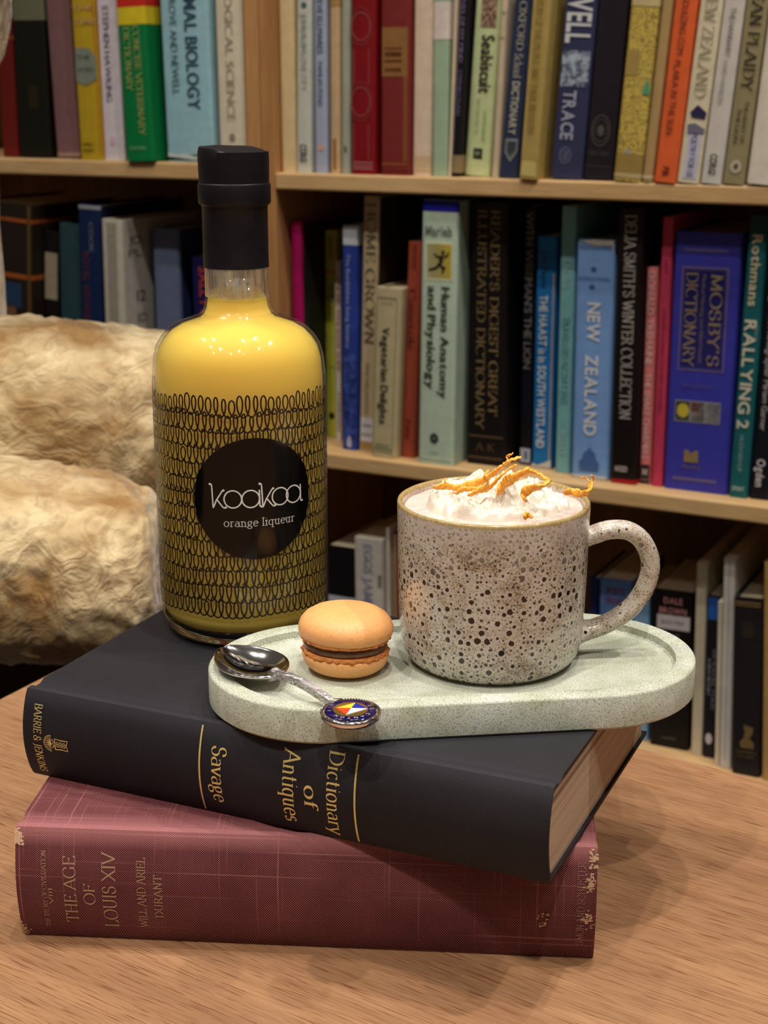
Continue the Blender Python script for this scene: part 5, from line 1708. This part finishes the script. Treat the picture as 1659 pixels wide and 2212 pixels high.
shelf_book('MR', 0.3407, 0.0407, 0.0249, 0.2467, -0.0106, 'light blue hardback with bold white capitals and a dark foot emblem',
           (122, 164, 222), 'hc', [('x', 'ENCYCLOPAEDIA', 0.23825, 0.03091, 0.5, 0.00295, (96, 136, 190), 's'), ('y', [(0.1, 0.24469), (0.4, 0.24653), (0.95, 0.24607), (0.98, 0.23318), (0.9, 0.24101), (0.5, 0.24009)], (196, 196, 190)), ('o', 0.21698, 0.45, 0.00295, 0.00245, (60, 92, 150), 0.0), ('x', 'INTERNATIONAL', 0.20768, 0.03284, 0.48, 0.00393, (62, 96, 156), 's'), ('o', 0.19929, 0.42, 0.00295, 0.00245, (60, 92, 150), 0.0), ('t', 'NEW', 0.16352, 0.0397, 0.5, 0.01383, (228, 234, 240), 'b'), ('t', 'ZEALAND', 0.08814, 0.08435, 0.48, 0.01383, (228, 234, 240), 'b'), ('y', [(0.22, 0.00837), (0.2, 0.01781), (0.28, 0.02029), (0.33, 0.02772), (0.42, 0.03019), (0.48, 0.03415), (0.54, 0.03019), (0.62, 0.02772), (0.66, 0.02029), (0.74, 0.01732), (0.72, 0.00837)], (70, 108, 172)), ('p', 0.0006, 0.00339, 0.03, 0.95, (206, 208, 204))], 0.15, None)
shelf_book('MR', 0.3845, 0.0273, 0.0216, 0.2785, -0.0128, 'tall black cookbook with silver grey capitals and a red foot',
           (22, 15, 15), 'hc', [('t', "DELIA SMITH'S WINTER COLLECTION", 0.16988, 0.20443, 0.5, 0.01148, (190, 182, 176), 'r'), ('x', 'HODD', 0.01575, 0.01298, 0.42, 0.00581, (206, 196, 194), 'b'), ('w', -0.00045, 0.00447, (164, 22, 34))], 0.16, None)
shelf_book('MR', 0.4128, 0.0115, 0.0306, 0.2215, -0.0128, 'salmon pink paperback with a black foot label bearing a white letter',
           (226, 128, 126), 'pb', [('t', 'DONALD TREMAINE', 0.17035, 0.09365, 0.5, 0.00711, (240, 206, 200), 's'), ('t', 'THE SNAKE CHARMERS', 0.07093, 0.0882, 0.5, 0.00688, (240, 206, 200), 's'), ('p', 0.0006, 0.0205, 0.08, 0.95, (36, 30, 30)), ('x', 'M', 0.01318, 0.00545, 0.5, 0.00676, (220, 214, 210), 'r'), ('x', 'PAPER', 0.00486, 0.00654, 0.5, 0.00338, (150, 140, 140), 's')], 0.12, None)
shelf_book('MR', 0.4270, 0.0112, 0.0266, 0.2712, -0.0079, 'slim crimson pink book between the salmon and royal blue books',
           (196, 62, 94), 'pb', [('t', 'LADY', 0.22352, 0.01355, 0.5, 0.00449, (150, 36, 62), 's'), ('t', 'GARDEN ALMANAC FOR NEW GROWERS', 0.13012, 0.10493, 0.5, 0.00404, (158, 40, 70), 's')], 0.15, None)
shelf_book('MR', 0.4401, 0.0658, 0.0250, 0.2581, -0.0045, 'thick royal blue medical dictionary with a gold framed title panel',
           (60, 60, 170), 'hc', [('p', 0.2396, 0.24228, 0.14, 0.8, (112, 100, 150)), ('p', 0.12283, 0.22481, 0.13, 0.83, (116, 104, 146)), ('p', 0.12423, 0.22346, 0.15, 0.81, (60, 60, 170)), ('p', 0.12702, 0.22121, 0.18, 0.78, (30, 34, 126)), ('t', "MOSBY'S", 0.17369, 0.08963, 0.66, 0.01118, (160, 140, 110), 'r'), ('t', 'DICTIONARY', 0.17368, 0.09146, 0.29, 0.01118, (160, 140, 110), 'r'), ('t', 'Medical Nursing and Allied Health', 0.17417, 0.08688, 0.47, 0.00395, (130, 118, 120), 's'), ('x', 'FIFTH EDITION', 0.10744, 0.03124, 0.46, 0.00286, (104, 92, 140), 's'), ('p', 0.07073, 0.09243, 0.12, 0.82, (150, 150, 150)), ('p', 0.07168, 0.09149, 0.13, 0.35, (60, 70, 60)), ('o', 0.08207, 0.25, 0.0062, 0.00715, (212, 190, 60), 0.0), ('p', 0.07168, 0.09149, 0.37, 0.58, (140, 70, 70)), ('p', 0.07168, 0.0816, 0.37, 0.58, (176, 176, 176)), ('p', 0.07168, 0.09149, 0.6, 0.81, lambda: speckle_mat('small photograph', (60, 80, 140), (214, 200, 190), 200)), ('y', [(0.3, 0.04218), (0.36, 0.04218), (0.41, 0.03836), (0.46, 0.04218), (0.52, 0.04218), (0.52, 0.02973), (0.3, 0.02973)], (150, 128, 84)), ('x', 'Mosby', 0.02541, 0.01874, 0.42, 0.00477, (120, 102, 110), 'r'), ('p', 0.01047, 0.01337, 0.14, 0.82, (112, 100, 140))], 0.17, None)
shelf_book('MR', 0.5078, 0.0185, 0.0214, 0.2761, 0.0113, 'teal book with bold cream lettering and a figure two, near the right edge',
           (26, 98, 104), 'hc', [('w', 0.25881, 0.27606, (26, 66, 68)), ('t', 'Rothmans', 0.22457, 0.06762, 0.52, 0.00927, (222, 212, 176), 'b'), ('t', 'RALLYING 2', 0.12378, 0.10724, 0.5, 0.01149, (222, 218, 196), 'b'), ('t', 'SPORTING YEAR', 0.16509, 0.01568, 0.8, 0.00222, (180, 190, 176), 's'), ('t', 'HUGH BISHOP', 0.045, 0.03733, 0.5, 0.00445, (140, 176, 172), 's'), ('x', 'SPRINT', 0.00939, 0.01233, 0.5, 0.00466, (176, 200, 196), 'b')], 0.15, None)
shelf_book('MR', 0.5276, 0.0197, 0.0238, 0.2749, 0.0099, 'black book with small white lettering at the right edge of the middle shelf',
           (17, 19, 30), 'hc', [('t', 'The Photographer Miriam Garner', 0.12854, 0.11742, 0.45, 0.00591, (196, 192, 190), 's'), ('t', 'Ogden', 0.02712, 0.02804, 0.5, 0.00828, (206, 204, 204), 'b'), ('t', 'Art', 0.21582, 0.03946, 0.4, 0.00788, (190, 190, 190), 's')], 0.15, None)
shelf_book('BR', 0.0439, 0.0339, 0.0300, 0.1768, -0.0060, 'black book low on the shelf just right of the bottle, white at its foot',
           (22, 18, 24), 'pb', [('w', 0.00245, 0.11723, (200, 204, 220)), ('o', 0.10686, 0.45, 0.00468, 0.00351, (120, 150, 200), 0.0)], 0.13, None)
shelf_book('BR', 0.0803, 0.0358, 0.0300, 0.1924, -0.0099, 'off white paperback between the bottle and the mug on the lower shelf',
           (212, 206, 196), 'pb', [('t', 'EGGS', 0.16857, 0.03475, 0.5, 0.01145, (164, 168, 196), 'b'), ('t', 'JAMES', 0.1245, 0.04434, 0.5, 0.01145, (164, 168, 196), 'b'), ('p', 0.13537, 0.15063, 0.85, 1.0, (120, 122, 118))], 0.14, None)
shelf_book('BR', 0.1184, 0.0037, 0.0350, 0.2074, -0.0063, 'very thin white booklet left of the red brown book on the lower shelf',
           (222, 214, 204), 'pb', [], 0.15, None)
shelf_book('BR', 0.1230, 0.0136, 0.0400, 0.1998, -0.0063, 'red brown book partly hidden behind the left side of the mug',
           (146, 82, 62), 'hc', [('p', 0.0135, 0.19919, 0.02, 0.4, (168, 148, 104))], 0.13, None)
shelf_book('BR', 0.3536, 0.0120, 0.0700, 0.1713, -0.0269, 'dark navy book glimpsed through the mug handle',
           (38, 48, 100), 'hc', [], 0.12, None)
shelf_book('BR', 0.3703, 0.0354, 0.0600, 0.1767, -0.0295, 'sky blue book with maroon lettering seen through the mug handle',
           (96, 132, 194), 'pb', [('x', 'SPORTS', 0.16498, 0.02087, 0.5, 0.00711, (130, 46, 84), 'b'), ('x', 'TRIVIA', 0.15335, 0.02356, 0.5, 0.00711, (130, 46, 84), 'b')], 0.12, None)
shelf_book('BR', 0.4095, 0.0190, 0.0550, 0.1664, -0.0317, 'pale blue thin book just right of the mug handle',
           (124, 170, 212), 'pb', [('t', 'HISTORY', 0.13947, 0.03675, 0.45, 0.00569, (190, 214, 228), 's')], 0.12, None)
shelf_book('BR', 0.4326, 0.0428, 0.0500, 0.1773, -0.0277, 'thick black thriller with pink stacked capitals and a white band',
           (20, 18, 18), 'pb', [('x', 'DALE', 0.16724, 0.02033, 0.52, 0.00694, (204, 140, 140), 'b'), ('x', 'BROWN', 0.15639, 0.02928, 0.52, 0.00694, (204, 140, 140), 'b'), ('p', 0.13509, 0.15069, 0.12, 0.95, (206, 196, 200)), ('x', 'BLACK WOLF', 0.14342, 0.0244, 0.52, 0.00427, (120, 110, 116), 's'), ('t', 'SHADOW FORCE', 0.0945, 0.07284, 0.6, 0.00856, (120, 116, 116), 's'), ('t', 'COMMAND', 0.09983, 0.06218, 0.3, 0.00856, (120, 116, 116), 's'), ('x', 'HARPER', 0.01075, 0.01627, 0.5, 0.0032, (96, 94, 94), 's')], 0.12, None)
shelf_book('BR', 0.4799, 0.0116, 0.0450, 0.2149, -0.0280, 'tall thin cream magazine right of the black thriller',
           (204, 194, 168), 'pb', [], 0.19, None)
shelf_book('BR', 0.4925, 0.0127, 0.0450, 0.1803, -0.0280, 'slim black book with a blue top and small white oval at the foot',
           (30, 28, 36), 'pb', [('p', 0.15564, 0.17968, 0.05, 0.95, (44, 98, 180)), ('t', 'A NEW HISTORY', 0.09193, 0.04147, 0.35, 0.0038, (176, 174, 182), 's'), ('t', 'OF RACES TOLD', 0.08923, 0.06745, 0.75, 0.00354, (150, 148, 156), 's'), ('o', 0.02176, 0.5, 0.00366, 0.00628, (206, 204, 212), 0.0)], 0.12, None)
shelf_book('BR', 0.5097, 0.0045, 0.0300, 0.1815, -0.0404, 'narrow cream booklet squeezed beside the tall pale magazine',
           (214, 204, 180), 'pb', [], 0.14, None)
shelf_book('BR', 0.5152, 0.0123, 0.0280, 0.2292, -0.0411, 'tall pale grey magazine left of the black gilt banded book',
           (206, 200, 194), 'pb', [('p', 0.00921, 0.227, 0.45, 0.52, (166, 160, 150))], 0.19, None)
shelf_book('BR', 0.5305, 0.0295, 0.0200, 0.1924, -0.0523, 'black book with thin gold bands and a gold emblem at its foot',
           (34, 30, 33), 'hc', [('p', 0.18735, 0.18882, 0.05, 0.95, (140, 112, 66)), ('p', 0.1844, 0.18538, 0.05, 0.95, (140, 112, 66)), ('p', 0.15027, 0.16763, 0.3, 0.7, (50, 42, 34)), ('y', [(0.32, 0.0301), (0.28, 0.03629), (0.42, 0.04145), (0.45, 0.04916), (0.4, 0.05584), (0.75, 0.05378), (0.72, 0.04659), (0.62, 0.04145), (0.78, 0.03629), (0.76, 0.0301)], (122, 98, 60)), ('x', 'CHAMBERS', 0.02596, 0.02098, 0.5, 0.00357, (112, 90, 58), 's'), ('x', 'FACT FINDER', 0.02078, 0.01679, 0.5, 0.00306, (112, 90, 58), 's')], 0.14, None)
shelf_book('BR', 0.5624, 0.0261, 0.0180, 0.2341, -0.0596, 'plain tan book at the right edge of the lower shelf',
           (182, 146, 88), 'hc', [], 0.15, None)
